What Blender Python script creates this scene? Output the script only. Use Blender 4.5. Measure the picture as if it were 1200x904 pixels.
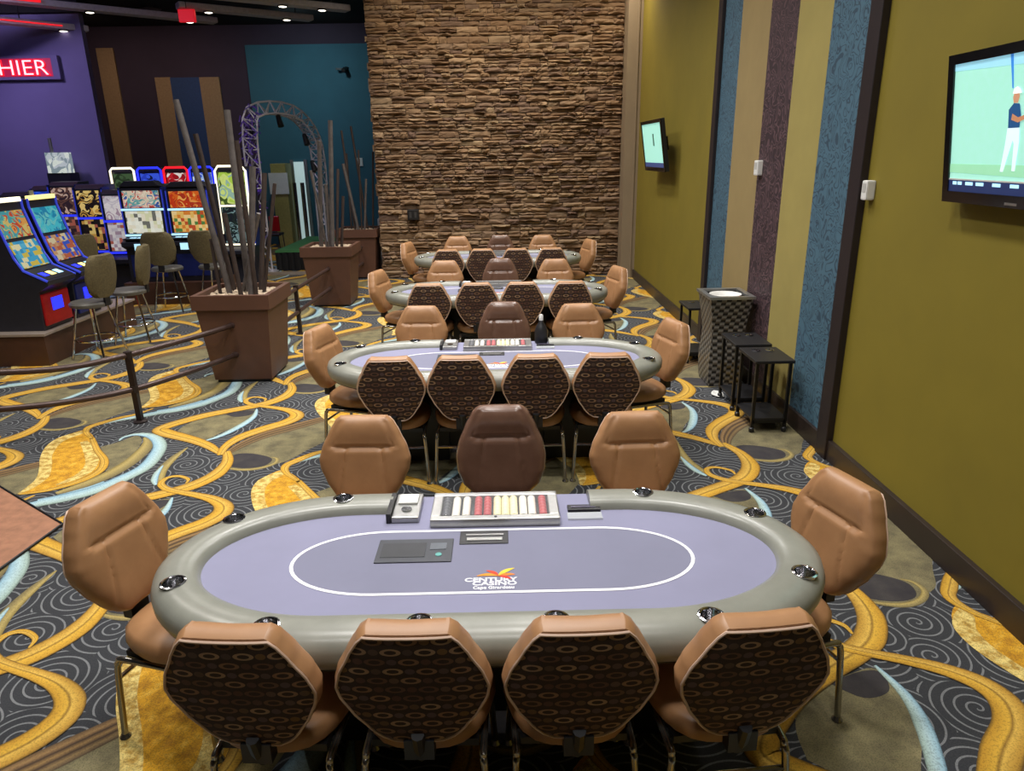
import bpy, bmesh, math, random
from mathutils import Vector, Matrix
import numpy as np
random.seed(7); np.random.seed(7)
PI = math.pi
scn = bpy.context.scene
COL = scn.collection
for o in list(bpy.data.objects): bpy.data.objects.remove(o)

# ---------------------------------------------------------------- camera
F, PITCH, YAW, ROLL, H = 833.0, 0.315, 0.0107, -0.0159, 2.153
_cy, _sy = math.cos(YAW), math.sin(YAW)
FW = Vector((_sy*math.cos(PITCH), _cy*math.cos(PITCH), -math.sin(PITCH)))
_rt = Vector((_cy, -_sy, 0)); _up = _rt.cross(FW)
RT = _rt*math.cos(ROLL)+_up*math.sin(ROLL); UP = -_rt*math.sin(ROLL)+_up*math.cos(ROLL)
cd = bpy.data.cameras.new('camera'); cam = bpy.data.objects.new('camera', cd); COL.objects.link(cam)
cd.sensor_fit = 'HORIZONTAL'; cd.sensor_width = 36; cd.lens = F/1200*36; cd.clip_start = .05; cd.clip_end = 100
cam.matrix_world = Matrix(((RT.x, UP.x, -FW.x, 0), (RT.y, UP.y, -FW.y, 0), (RT.z, UP.z, -FW.z, H), (0, 0, 0, 1)))
scn.camera = cam
def ray(px): return FW+RT*((px[0]-600)/F)-UP*((px[1]-452)/F)
def onz(px, z=0.0):
    d = ray(px); return Vector((0, 0, H))+d*((z-H)/d.z)
def ony(px, y):
    d = ray(px); return Vector((0, 0, H))+d*(y/d.y)

# ---------------------------------------------------------------- world, light, exposure
w = bpy.data.worlds.new('world'); scn.world = w; w.use_nodes = True
w.node_tree.nodes['Background'].inputs[0].default_value = (.55, .5, .55, 1)
w.node_tree.nodes['Background'].inputs[1].default_value = .02
vs = scn.view_settings
vs.view_transform = 'Standard'; vs.look = 'None'; vs.gamma = 1; vs.use_curve_mapping = False
vs.exposure = 0.0
CEIL = 5.2
DOWN = []     # unseen downlights placed to light the room: x, y, watts, disc size, colour, aim
WARM = (1, .87, .70)
for yy, pw in ((.6, 30), (2.9, 53), (5.3, 55), (7.9, 56), (10.4, 50)):
    for xx in (-1.1, .45): DOWN.append((xx, yy, pw, .5, (1, .97, .94), None))
for xx in (-1.5, -.3, .9): DOWN.append((xx, 11.7, 30, .35, WARM, (xx, 13.1, 1.6)))      # stone wall washers
for yy, p in ((12.25, 22), (7.1, 8), (5.2, 6)): DOWN.append((1.75, yy, p, .2, WARM, (2.36, yy, 1.5)))
for xx, yy in ((-3.6, 4.4), (-3.6, 7.6), (-5.4, 6.0), (-3.4, 10.6)): DOWN.append((xx, yy, 48, .5, (1, .94, .87), None))
DOWN.append((-4.4, 16.6, 34, .4, (.7, .95, 1), (-4.6, 19, 2.4)))
for xx in (-9.3, -7.3): DOWN.append((xx, 16.8, 13, .3, (1, .8, .66), (xx, 19, 2.2)))  # lamps added to brighten the back wall panels
def lamp(name, kind, loc, aim, watts, col, size=.3, spread=135):
    l = bpy.data.lights.new(name, kind); l.energy = watts; l.color = col
    if kind == 'AREA': l.shape = 'DISK'; l.size = size; l.spread = math.radians(spread)
    o = bpy.data.objects.new(name, l); COL.objects.link(o); o.location = loc
    o.rotation_euler = (Vector(aim)-Vector(loc)).to_track_quat('-Z', 'Y').to_euler(); return o
for (x, y, p, s, c, aim) in DOWN:
    lamp('unseen_downlight_lamp', 'AREA', (x, y, CEIL-.06), aim or (x, y, 0), p, c, s)
lamp('added_purple_wash', 'AREA', (-8.6, 11.6, 4.9), (-9.0, 14, 2.2), 38, (.7, .6, 1), .4)  # unseen purple lamp added to wash the cashier wall
lamp('added_purple_wash', 'AREA', (-7.0, 9.6, 4.9), (-7.2, 12, 1.0), 26, (.5, .5, 1), .4)  # unseen bluish lamp added to brighten the slot area

# ---------------------------------------------------------------- materials
def C(h):
    h = h.lstrip('#'); v = [int(h[i:i+2], 16)/255 for i in (0, 2, 4)]
    return tuple((a/12.92 if a <= .04045 else ((a+.055)/1.055)**2.4) for a in v)+(1,)
class NT:
    def __init__(s, name):
        s.m = bpy.data.materials.new(name); s.m.use_nodes = True; s.t = s.m.node_tree
        s.b = s.t.nodes['Principled BSDF']
    def n(s, typ, **kw):
        nd = s.t.nodes.new('ShaderNode'+typ)
        for k, v in kw.items():
            if k.startswith('i_'):
                key = k[2:]; key = int(key) if key.isdigit() else key.replace('_', ' ')
                s.put(nd.inputs[key], v)
            else: setattr(nd, k, v)
        return nd
    def put(s, sock, v):
        if hasattr(v, 'is_output') or isinstance(v, bpy.types.NodeSocket): s.t.links.new(v, sock)
        else: sock.default_value = v
    def math(s, op, a, b=0.0, c=None):
        nd = s.n('Math', operation=op); s.put(nd.inputs[0], a); s.put(nd.inputs[1], b)
        if c is not None: s.put(nd.inputs[2], c)
        return nd.outputs[0]
    def mix(s, f, a, b, blend='MIX'):
        nd = s.n('Mix', data_type='RGBA', blend_type=blend)
        s.put(nd.inputs[0], f); s.put(nd.inputs[6], a); s.put(nd.inputs[7], b); return nd.outputs[2]
    def ramp(s, f, stops, interp='LINEAR'):
        nd = s.n('ValToRGB'); cr = nd.color_ramp; cr.interpolation = interp
        while len(cr.elements) < len(stops): cr.elements.new(.5)
        for e, (p, c) in zip(cr.elements, stops): e.position = p; e.color = c
        s.put(nd.inputs[0], f); return nd.outputs[0]
    def noise(s, scale, detail=3, vec=None, rough=.6):
        nd = s.n('TexNoise'); nd.inputs['Scale'].default_value = scale; nd.inputs['Detail'].default_value = detail
        nd.inputs['Roughness'].default_value = rough
        s.put(nd.inputs['Vector'], vec if vec is not None else s.obj()); return nd.outputs[0]
    def obj(s):
        if not hasattr(s, '_tc'): s._tc = s.n('TexCoord')
        return s._tc.outputs['Object']
    def uv(s):
        s.obj(); return s._tc.outputs['UV']
    def sep(s, v):
        nd = s.n('SeparateXYZ'); s.put(nd.inputs[0], v); return nd.outputs
    def base(s, c): s.put(s.b.inputs['Base Color'], c)
    def bump(s, h, strength=.3, dist=.01):
        nd = s.n('Bump'); nd.inputs['Strength'].default_value = strength; nd.inputs['Distance'].default_value = dist
        s.put(nd.inputs['Height'], h); s.t.links.new(nd.outputs[0], s.b.inputs['Normal'])
    def set(s, **kw):
        for k, v in kw.items(): s.put(s.b.inputs[k.replace('_', ' ')], v)
        return s
def plain(name, col, rough=.5, metal=0, var=.12, scale=20, bump=0, coat=0):
    m = NT(name); c = C(col) if isinstance(col, str) else col
    dk = tuple(v*(1-var) for v in c[:3])+(1,); lt = tuple(min(1, v*(1+var)) for v in c[:3])+(1,)
    n = m.noise(scale); m.base(m.ramp(n, [(.3, dk), (.7, lt)])); m.set(Roughness=rough, Metallic=metal)
    if bump: m.bump(n, bump)
    if coat: m.b.inputs['Coat Weight'].default_value = coat
    return m.m
def glow(name, col, strength=1.0):
    m = NT(name); c = C(col)
    m.set(Roughness=.4); m.base(c); n = m.noise(30)
    m.put(m.b.inputs['Emission Color'], m.ramp(n, [(.2, tuple(v*.85 for v in c[:3])+(1,)), (.8, c)]))
    m.b.inputs['Emission Strength'].default_value = strength
    return m.m
def screen(name, cols, strength=1.0, scale=9, grid=0):
    m = NT(name); m.set(Roughness=.2)
    v = m.n('TexVoronoi'); v.inputs['Scale'].default_value = scale
    scale *= 1.5 if grid else 1; v.inputs['Scale'].default_value = scale
    mp = m.n('Mapping'); m.t.links.new(m.obj(), mp.inputs[0])
    n = m.noise(scale*.5, 1)
    add = m.n('VectorMath', operation='ADD'); m.t.links.new(mp.outputs[0], add.inputs[0]); m.t.links.new(n, add.inputs[1])
    m.t.links.new(add.outputs[0] if not grid else mp.outputs[0], v.inputs['Vector'])
    if grid: v.inputs['Randomness'].default_value = .15
    s = m.sep(v.outputs['Color'])
    st = [((i+.0)/len(cols), C(c)) for i, c in enumerate(cols)]
    c = m.ramp(s[0], st, 'CONSTANT')
    c = m.mix(m.math('MULTIPLY', m.noise(scale*5, 2), .3), c, C('181820'))
    m.base((.01, .01, .01, 1)); m.put(m.b.inputs['Emission Color'], c); m.b.inputs['Emission Strength'].default_value = strength*1.35
    return m.m
M = {}
M['black'] = plain('black_plastic', '17171a', .45)
M['blackmetal'] = plain('black_metal', '141414', .35, .3)
M['chrome'] = plain('chrome', 'c8c8cc', .14, 1, .04)
M['bronze'] = plain('bronze_tube', '9a968e', .2, .9, .06)
M['silver'] = plain('brushed_silver', 'a8a8a6', .32, .8, .06)
M['white'] = plain('white_plastic', 'd8d8d4', .5, 0, .04)
M['planter'] = plain('planter_brown', '573a2d', .5, 0, .1, 6, .05)
M['pole'] = plain('pole_grey', '66605e', .45, .3, .2, 14)
M['poledark'] = plain('pole_brown', '403531', .5, .2, .2, 14)
M['rail'] = plain('rail_paint', '4a3a36', .35, .4, .1)
M['railpost'] = plain('post_paint', '2a211f', .4, .3, .1)
M['dark'] = plain('dark_ceiling', '141216', .9, 0, .3, 3)
M['pebble'] = plain('pebble', 'b7a48c', .8, 0, .3, 30)
M['base_brown'] = plain('slot_base_laminate', '4a2f22', .45, 0, .12, 8)
M['edge_light'] = plain('metal_edge', 'b5a79c', .35, .5, .1)
M['slotbody'] = plain('slot_body', '2a2a33', .35, .2, .1)
M['slotblue'] = plain('slot_side_blue', '1f2a6a', .3, .2, .1)
M['red'] = plain('slot_red', 'a01216', .3, .1, .1)
M['blueglow'] = glow('blue_light', '2a35ff', 1.2)
M['blueedge'] = glow('blue_edge_light', '3444c8', .32)
M['reddim'] = glow('dim_red_light', 'd01822', .8)
M['cyanglow'] = glow('pale_blue_light', 'a8d8f0', 1.1)
M['whiteglow'] = glow('white_light', 'fff6d8', 1.3)
M['yelglow'] = glow('yellow_light', 'ffe890', 1.2)
M['redglow'] = glow('red_light', 'ff1c28', 1.0)
M['lampglow'] = glow('lamp_lens', 'fff4e0', 4)
M['pinkglow'] = glow('sign_letter_light', 'ffc0c4', 1.5)
M['olivewall'] = plain('olive_wall_paint', '786a17', .75, 0, .06, 2, .02)
M['yellowwall'] = plain('mustard_wall_paint', '978a4c', .75, 0, .05, 3, .02)
M['tanwall'] = plain('tan_wall_paint', '8f7c50', .75, 0, .05, 3, .02)
M['taupe'] = plain('taupe_pilaster', '8a7a64', .6, 0, .06, 3)
M['purplewall'] = plain('purple_wall_paint', '6b6190', .7, 0, .05, 2)
M['darkwall'] = plain('aubergine_wall_paint', '3a2a3c', .8, 0, .1, 2)
M['tealwall'] = plain('teal_wall_paint', '2f5f70', .75, 0, .06, 2)
M['navypanel'] = plain('navy_panel', '27406e', .7)
M['tanpanel'] = plain('tan_panel', '9a7a58', .7)
M['baseboard'] = plain('dark_baseboard', '2c2320', .4, 0, .12, 6)
M['trimdark'] = plain('dark_trim', '221a1c', .5, 0, .1)
M['plainwall'] = plain('dim_wall', '4a4038', .8)
M['walkway'] = plain('brown_walkway', '96694f', .7, 0, .18, 16, .1)
M['green'] = plain('green_stage_carpet', '3f7a4a', .9, 0, .2, 40)
M['skirt'] = plain('stage_skirt', '0e0e12', .8)
M['purplefuzz'] = plain('purple_tinsel', '6a4ac0', .6)
M['truss'] = plain('truss_aluminium', 'd8d6e0', .4, .3, .1)
M['chipwhite'] = plain('chip_white', 'e2dccf', .5, 0, .06)
M['chipred'] = plain('chip_red', 'a83238', .5, 0, .1)
M['chipcream'] = plain('chip_cream', 'e6dcae', .5, 0, .05)
M['chipgreen'] = plain('chip_black', '33353c', .5)
M['oliveunit'] = plain('olive_cabinet', '9a9050', .6)
M['stoolcloth'] = plain('stool_olive_fabric', '5c5236', .85, 0, .25, 60, .1)
M['stoolseat'] = plain('stool_seat_vinyl', '5c5a54', .45)

def leather(name, a, b, rough=.42):
    m = NT(name); n = m.noise(7, 4); m.base(m.ramp(n, [(.3, C(a)), (.7, C(b))])); m.set(Roughness=rough)
    f = m.noise(260, 2); m.bump(f, .06, .002); return m.m
M['tan'] = leather('tan_leather', '986f4b', 'a87d56')
M['brown'] = leather('dark_brown_leather', '62483a', '705446', .22)
M['piping'] = leather('piping', 'c4a690', 'd0b4a0')
M['vinyl'] = leather('grey_rail_vinyl', '7c7d74', '88897f', .3)

def fabric():
    m = NT('oval_chair_fabric'); x, y, z = m.sep(m.obj())[:3]
    def cell(ox, oz, rx, rz):
        zz = m.math('ADD', m.math('DIVIDE', z, .038), oz)
        row = m.math('FLOOR', zz); par = m.math('MULTIPLY', m.math('MODULO', m.math('ABSOLUTE', row), 2.0), .5)
        xx = m.math('ADD', m.math('ADD', m.math('DIVIDE', x, .094), ox), par)
        fx = m.math('SUBTRACT', m.math('FRACT', xx), .5); fz = m.math('SUBTRACT', m.math('FRACT', zz), .5)
        e = m.math('SQRT', m.math('ADD', m.math('POWER', m.math('DIVIDE', fx, rx), 2.0), m.math('POWER', m.math('DIVIDE', fz, rz), 2.0)))
        wn = m.n('TexWhiteNoise', noise_dimensions='2D'); cb = m.n('CombineXYZ')
        m.put(cb.inputs[0], m.math('FLOOR', xx)); m.put(cb.inputs[1], row); m.put(wn.inputs['Vector'], cb.outputs[0])
        return e, wn.outputs['Value']
    e, rnd = cell(0, 0, .27, .31)
    ring = m.math('LESS_THAN', m.math('ABSOLUTE', m.math('SUBTRACT', e, .9)), .24)
    d, rnd2 = cell(.5, 0, .15, .3)
    dot = m.math('LESS_THAN', d, 1.0)
    base = m.ramp(m.noise(300, 2), [(.3, C('2a1c19')), (.7, C('3a2823'))])
    c = m.mix(m.math('MULTIPLY', dot, .8), base, m.ramp(rnd2, [(0, C('5a3a30')), (.45, C('5d4b50')), (.8, C('7a5a32')), (1, C('50403e'))]))
    c = m.mix(ring, c, m.ramp(rnd, [(0, C('5e4034')), (.5, C('8c6a50')), (1, C('a08468'))]))
    m.base(c); m.set(Roughness=.85); return m.m
M['fabric'] = fabric()

def felt(name, a, b):
    m = NT(name); n = m.noise(3, 4); f = m.noise(500, 2)
    m.base(m.mix(m.math('MULTIPLY', f, .25), m.ramp(n, [(.3, C(a)), (.7, C(b))]), C('6a6a80'))); m.set(Roughness=.9); return m.m
M['felt'] = felt('lavender_felt', '82829a', '8888a2')
M['feltin'] = felt('grey_felt', '747589', '7a7b90')
M['line'] = plain('betting_line_white', 'e8e8ec', .8, 0, .03)

def damask(name, a, b):
    m = NT(name); x, y, z = m.sep(m.obj())[:3]
    n = m.n('TexNoise'); n.inputs['Scale'].default_value = 7; n.inputs['Detail'].default_value = 0; n.inputs['Distortion'].default_value = 1.6
    m.t.links.new(m.obj(), n.inputs['Vector'])
    band = m.math('FRACT', m.math('MULTIPLY', n.outputs[0], 6.0))
    f = m.math('LESS_THAN', m.math('ABSOLUTE', m.math('SUBTRACT', band, .5)), .17)
    m.base(m.mix(f, C(a), C(b))); m.set(Roughness=.6); return m.m
M['blueprint'] = damask('blue_scroll_wallcover', '456678', '2b4253')
M['plumprint'] = damask('plum_scroll_wallcover', '302228', '5a4449')

def carpet():
    m = NT('carpet_spirals'); mp = m.n('Mapping'); m.t.links.new(m.obj(), mp.inputs[0])
    mp.inputs['Scale'].default_value = (3.3, 3.3, 0)
    v = m.n('TexVoronoi', voronoi_dimensions='2D'); v.inputs['Scale'].default_value = 1; v.inputs['Randomness'].default_value = .75
    m.t.links.new(mp.outputs[0], v.inputs['Vector'])
    d = m.n('VectorMath', operation='SUBTRACT'); m.t.links.new(mp.outputs[0], d.inputs[0]); m.t.links.new(v.outputs['Position'], d.inputs[1])
    sx, sy = m.sep(d.outputs[0])[:2]
    ang = m.math('DIVIDE', m.math('ARCTAN2', sy, sx), 2*PI)
    r = v.outputs['Distance']
    s = m.math('FRACT', m.math('ADD', m.math('SUBTRACT', m.math('MULTIPLY', r, 7.0), ang), 20.0))
    line = m.math('LESS_THAN', m.math('ABSOLUTE', m.math('SUBTRACT', s, .5)), .1)
    g = m.noise(160, 2)
    c = m.mix(line, m.ramp(g, [(.3, C('232529')), (.7, C('34363a'))]), m.ramp(g, [(.3, C('606264')), (.7, C('7c7e80'))]))
    m.base(c); m.set(Roughness=.95); m.bump(m.noise(400, 2), .25, .004); return m.m
M['carpet'] = carpet()
def pile(name, stops, scale=14):
    m = NT(name); n = m.noise(scale, 3); g = m.noise(170, 2)
    c = m.ramp(n, [(p, C(k)) for p, k in stops]); c = m.mix(m.math('MULTIPLY', m.math('LESS_THAN', g, .47), .35), c, C('2c2a22'))
    m.base(c); m.set(Roughness=.95); return m.m
def ribbonmat(name, stops, dark='3a2a10'):
    m = NT(name); u, v = m.sep(m.uv())[:2]; c = m.ramp(v, [(p, C(k)) for p, k in stops])
    g = m.noise(150, 2); c = m.mix(m.math('MULTIPLY', m.math('LESS_THAN', g, .45), .3), c, C(dark)); m.base(c); m.set(Roughness=.95); return m.m
M['c_olive'] = pile('carpet_olive', [(.3, '5e5740'), (.7, '857c58')], 8)
M['c_dark'] = pile('carpet_dark_pool', [(.3, '26232a'), (.7, '3c3838')], 8)
M['c_gold'] = ribbonmat('carpet_gold_ribbon', [(0, '5a4216'), (.1, 'b88a26'), (.42, 'd0a438'), (.5, '8a6824'), (.58, 'd2aa4a'), (.9, 'ae842e'), (1, '5a4216')])
M['c_leaf'] = pile('carpet_gold_leaf', [(.35, 'b07c14'), (.55, 'd09a1c'), (.7, 'e0b040')], 16)
M['c_pale'] = pile('carpet_pale_gold', [(.4, 'b08c3c'), (.6, 'e0c878')], 22)
M['c_blue'] = ribbonmat('carpet_light_blue', [(0, '54707e'), (.15, '8fb2c2'), (.5, 'a9c4c8'), (.85, '9ab0a8'), (1, '6a7a72')])
M['c_tan'] = ribbonmat('carpet_tan_band', [(0, '7a6a38'), (.3, 'a8965a'), (.6, '8f8050'), (1, '6a6040')])
M['c_stripe'] = ribbonmat('carpet_brown_stripes', [(0, '5a4630'), (.2, '8a6c44'), (.35, '35261c'), (.5, '84683e'), (.65, '35261c'), (.8, '7a6440'), (1, '4a3c2c')])
def stonemat():
    m = NT('ledge_stone'); oi = m.n('ObjectInfo'); ge = m.n('NewGeometry')
    r = m.math('FRACT', m.math('ADD', m.math('MULTIPLY', oi.outputs['Random'], 3.7), m.math('MULTIPLY', ge.outputs['Random Per Island'], 5.3)))
    c = m.ramp(r, [(0, C('6a523e')), (.2, C('94785a')), (.4, C('7d6248')), (.6, C('a2886a')), (.8, C('6c564a')), (1, C('ae9674'))])
    pos = m.n('NewGeometry').outputs['Position']
    c = m.mix(m.math('MULTIPLY', m.noise(9, 5, pos, .7), .42), c, C('50392a'))
    m.base(c); m.set(Roughness=.9); m.bump(m.noise(30, 5, pos, .7), .4, .02); return m.m
M['stone'] = stonemat()
M['mortar'] = plain('stone_backing', '3a2a1e', .95)
def weave():
    m = NT('woven_silver_panel'); x, y, z = m.sep(m.obj())[:3]
    h = m.math('ADD', x, y)
    par = m.math('MODULO', m.math('FLOOR', m.math('MULTIPLY', h, 22.0)), 2.0)
    s = m.math('SINE', m.math('ADD', m.math('MULTIPLY', z, 95.0), m.math('MULTIPLY', par, PI)))
    m.base(m.ramp(m.math('ADD', m.math('MULTIPLY', s, .5), .5), [(0, C('2c2a28')), (1, C('94908a'))])); m.set(Roughness=.35, Metallic=.5); m.bump(s, .4, .01); return m.m
M['weave'] = weave()
M['rib'] = M['weave']

# ---------------------------------------------------------------- mesh helpers
class MB:
    def __init__(s): s.v = []; s.f = []; s.uv = {}
    def add(s, vs, fs, uvs=None):
        o = len(s.v); s.v += [tuple(p) for p in vs]; s.f += [tuple(i+o for i in f) for f in fs]
        if uvs:
            for i, u in enumerate(uvs): s.uv[o+i] = u
        return s
    def box(s, a, b, taper=0):
        x0, y0, z0 = a; x1, y1, z1 = b; t = taper
        s.add([(x0+t, y0+t, z0), (x1-t, y0+t, z0), (x1-t, y1-t, z0), (x0+t, y1-t, z0), (x0, y0, z1), (x1, y0, z1), (x1, y1, z1), (x0, y1, z1)],
              [(3, 2, 1, 0), (4, 5, 6, 7), (0, 1, 5, 4), (1, 2, 6, 5), (2, 3, 7, 6), (3, 0, 4, 7)]); return s
    def quad(s, *p): s.add(p, [tuple(range(len(p)))]); return s
    def tube(s, path, r, n=8, closed=False, caps=True):
        P = [Vector(p) for p in path]; k = len(P); rs = r if isinstance(r, (list, tuple)) else [r]*k
        ref = None; vs = []
        for i in range(k):
            if closed: t = (P[(i+1) % k]-P[i-1])
            else: t = (P[min(i+1, k-1)]-P[max(i-1, 0)])
            t.normalize()
            if ref is None: ref = t.orthogonal().normalized()
            ref = (ref-t*ref.dot(t))
            if ref.length < 1e-5: ref = t.orthogonal()
            ref.normalize(); b = t.cross(ref)
            for j in range(n):
                a = 2*PI*j/n; vs.append(P[i]+(ref*math.cos(a)+b*math.sin(a))*rs[i])
        fs = []
        for i in range(k if closed else k-1):
            for j in range(n):
                a = i*n+j; b2 = i*n+(j+1) % n; c = ((i+1) % k)*n+(j+1) % n; d = ((i+1) % k)*n+j
                fs.append((a, b2, c, d))
        if caps and not closed:
            fs.append(tuple(range(n-1, -1, -1))); fs.append(tuple((k-1)*n+j for j in range(n)))
        s.add(vs, fs); return s
    def lathe(s, prof, n=20, c=(0, 0, 0)):
        vs = []; fs = []
        for r, z in prof:
            for j in range(n):
                a = 2*PI*j/n; vs.append((c[0]+r*math.cos(a), c[1]+r*math.sin(a), c[2]+z))
        for i in range(len(prof)-1):
            for j in range(n):
                fs.append((i*n+j, i*n+(j+1) % n, (i+1)*n+(j+1) % n, (i+1)*n+j))
        if prof[0][0] > 1e-5: fs.append(tuple(range(n-1, -1, -1)))
        if prof[-1][0] > 1e-5: fs.append(tuple((len(prof)-1)*n+j for j in range(n)))
        s.add(vs, fs); return s
    def prism(s, poly, z0, z1, axis='z'):
        n = len(poly)
        def P(a, b, h): return {'z': (a, b, h), 'x': (h, a, b), 'y': (a, h, b)}[axis]
        s.add([P(a, b, z0) for a, b in poly]+[P(a, b, z1) for a, b in poly],
              [tuple(range(n-1, -1, -1)), tuple(range(n, 2*n))]+[(i, (i+1) % n, n+(i+1) % n, n+i) for i in range(n)]); return s
    def mesh(s, name, m, smooth=False, bevel=0):
        me = bpy.data.meshes.new(name); me.from_pydata(s.v, [], s.f); me.update()
        if s.uv:
            ul = me.uv_layers.new(name='UVMap')
            for lp in me.loops: ul.data[lp.index].uv = s.uv.get(lp.vertex_index, (0, 0))
        bm = bmesh.new(); bm.from_mesh(me)
        if not s.uv: bmesh.ops.recalc_face_normals(bm, faces=bm.faces)
        if bevel:
            bmesh.ops.bevel(bm, geom=[e for e in bm.edges if len(e.link_faces) == 2 and e.calc_face_angle(0) > .5], offset=bevel, segments=2, affect='EDGES', profile=.6, clamp_overlap=True)
        bm.to_mesh(me); bm.free()
        if m: me.materials.append(M[m] if isinstance(m, str) else m)
        if smooth:
            me.polygons.foreach_set('use_smooth', [True]*len(me.polygons))
            try: me.set_sharp_from_angle(angle=math.radians(42))
            except Exception: pass
        return me
    def build(s, name, m, parent=None, smooth=False, bevel=0):
        o = bpy.data.objects.new(name, s.mesh(name, m, smooth, bevel)); COL.objects.link(o); o.parent = parent; return o
def tag(o, label=None, cat=None, group=None, kind=None):
    for k, v in (('label', label), ('category', cat), ('group', group), ('kind', kind)):
        if v: o[k] = v
    return o
def empty(name, loc, rz=0, label=None, cat=None, group=None):
    o = bpy.data.objects.new(name, None); COL.objects.link(o); o.location = loc; o.rotation_euler = (0, 0, rz); o.empty_display_size = .1
    return tag(o, label, cat, group)
def kids(o): return [c for c in bpy.data.objects if c.parent == o]
def copy_tree(o, parent=None, loc=None, rz=None, label=None, group=None):
    c = o.copy(); COL.objects.link(c)
    if parent is not None: c.parent = parent
    if loc is not None: c.location = loc
    if rz is not None: c.rotation_euler = (0, 0, rz)
    if label: c['label'] = label
    if group: c['group'] = group
    for ch in o.children: copy_tree(ch, c)
    return c
def text_obj(name, s, size, m, parent, loc, rot=(0, 0, 0), extrude=.001, align='CENTER', sx=1.0, bold=0):
    cu = bpy.data.curves.new(name, 'FONT'); cu.body = s; cu.size = size; cu.extrude = extrude; cu.align_x = align; cu.resolution_u = 3; cu.offset = bold
    t = bpy.data.objects.new(name, cu); COL.objects.link(t)
    dg = bpy.context.evaluated_depsgraph_get(); me = bpy.data.meshes.new_from_object(t.evaluated_get(dg))
    bpy.data.objects.remove(t)
    o = bpy.data.objects.new(name, me); COL.objects.link(o); me.materials.clear(); me.materials.append(M[m])
    o.parent = parent; o.location = loc; o.rotation_euler = rot; o.scale = (sx, 1, 1); return o
def smooth_path(pts, n=8):
    P = [Vector(p) for p in pts]; out = []
    for i in range(len(P)-1):
        p0 = P[max(i-1, 0)]; p1 = P[i]; p2 = P[i+1]; p3 = P[min(i+2, len(P)-1)]
        for j in range(n):
            t = j/n; out.append(.5*((2*p1)+(p2-p0)*t+(2*p0-5*p1+4*p2-p3)*t*t+(3*p1-p0-3*p2+p3)*t**3))
    out.append(P[-1]); return out
def ST(o): o['kind'] = 'structure'; return o

# ================================================================ SETTING
WX = 2.36; Y0 = -3.0; YB = 13.2; YF = 19.0; XL = -12.0
floor = ST(MB().box((XL, Y0, -.1), (WX+.1, YF+.1, 0)).build('floor', 'carpet'))
tag(floor, 'charcoal casino carpet with grey spirals, gold ribbons and pale blue swirls', 'floor')
ceil_ = ST(MB().box((XL, Y0, CEIL), (WX+.1, YF+.1, CEIL+.1)).build('ceiling', 'dark')); tag(ceil_, 'dark high ceiling', 'ceiling')
def wallbox(name, a, b, m, label):
    return tag(ST(MB().box(a, b).build(name, m)), label, 'wall')
wr = wallbox('wall_right', (WX, Y0, 0), (WX+.12, YB+.2, CEIL), 'olivewall', 'olive green painted right wall with coloured vertical bands')
for a, b, m, nm in ((4.88, 5.5, 'blueprint', 'patterned_band'), (5.5, 6.12, 'yellowwall', 'painted_band'), (6.12, 6.75, 'plumprint', 'patterned_band'), (6.75, 7.55, 'tanwall', 'painted_band'), (7.55, 8.1, 'blueprint', 'patterned_band')):
    MB().box((WX-.012, a, .0), (WX+.01, b, CEIL)).build(nm, m, wr)
for i, (a, b) in enumerate(((4.72, 4.88), (8.1, 8.24))):
    tag(ST(MB().box((WX-.05, a, .0), (WX+.01, b, CEIL)).build('trim_%d' % (i+1), 'trimdark', bevel=.006)), 'dark vertical trim strip %s the blue patterned wall band' % ('nearer than' if i == 0 else 'beyond'), 'trim')
bb = ST(MB().build('baseboard_right', 'baseboard')); tag(bb, 'dark brown baseboard along the olive wall', 'baseboard')
for a, b in ((Y0, 1.3), (1.303, 4.8), (4.803, 8.2), (8.203, 12.75)):
    MB().box((WX-.035, a, 0), (WX+.005, b, .15)).build('baseboard_length', 'baseboard', bb, bevel=.006)
tag(ST(MB().box((2.12, 12.75, 0), (WX, YB+.1, CEIL)).box((2.28, 12.735, 0), (2.30, 12.76, CEIL)).build('trim_3', 'taupe')), 'taupe corner pilaster between stone wall and olive wall', 'trim')
wallbox('wall_rear', (XL, Y0-.1, 0), (WX+.1, Y0, CEIL), 'plainwall', 'dim wall behind the camera')
wallbox('wall_left', (XL-.1, Y0, 0), (XL, YF, CEIL), 'plainwall', 'dim wall at the far left side')
# cashier block
wc = wallbox('wall_cashier', (XL, 14.0, 0), (-7.36, 14.14, 4.62), 'purplewall', 'purple painted cashier wall behind the slot machines')
ST(MB().box((XL, 13.9, 4.62), (-7.3, 14.3, CEIL)).build('trim_4', 'dark'))['label'] = 'black soffit above the purple cashier wall'
bpy.data.objects['trim_4']['category'] = 'trim'
wb = wallbox('wall_back', (XL, YF, 0), (WX+.1, YF+.12, CEIL), 'darkwall', 'dark aubergine back wall with tan, navy and teal panels')
for a, b, z, m, nm in ((-9.7, -9.29, 4.73, 'tanpanel', 'tan_panel'), (-8.4, -8.03, 4.06, 'tanpanel', 'tan_panel'), (-8.03, -7.32, 4.05, 'navypanel', 'navy_panel'), (-7.32, -6.84, 4.05, 'tanpanel', 'tan_panel'), (-6.12, -1.0, 4.75, 'tealwall', 'teal_panel')):
    MB().box((a, YF-.05, 0), (b, YF+.01, z)).build(nm, m, wb)
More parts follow.
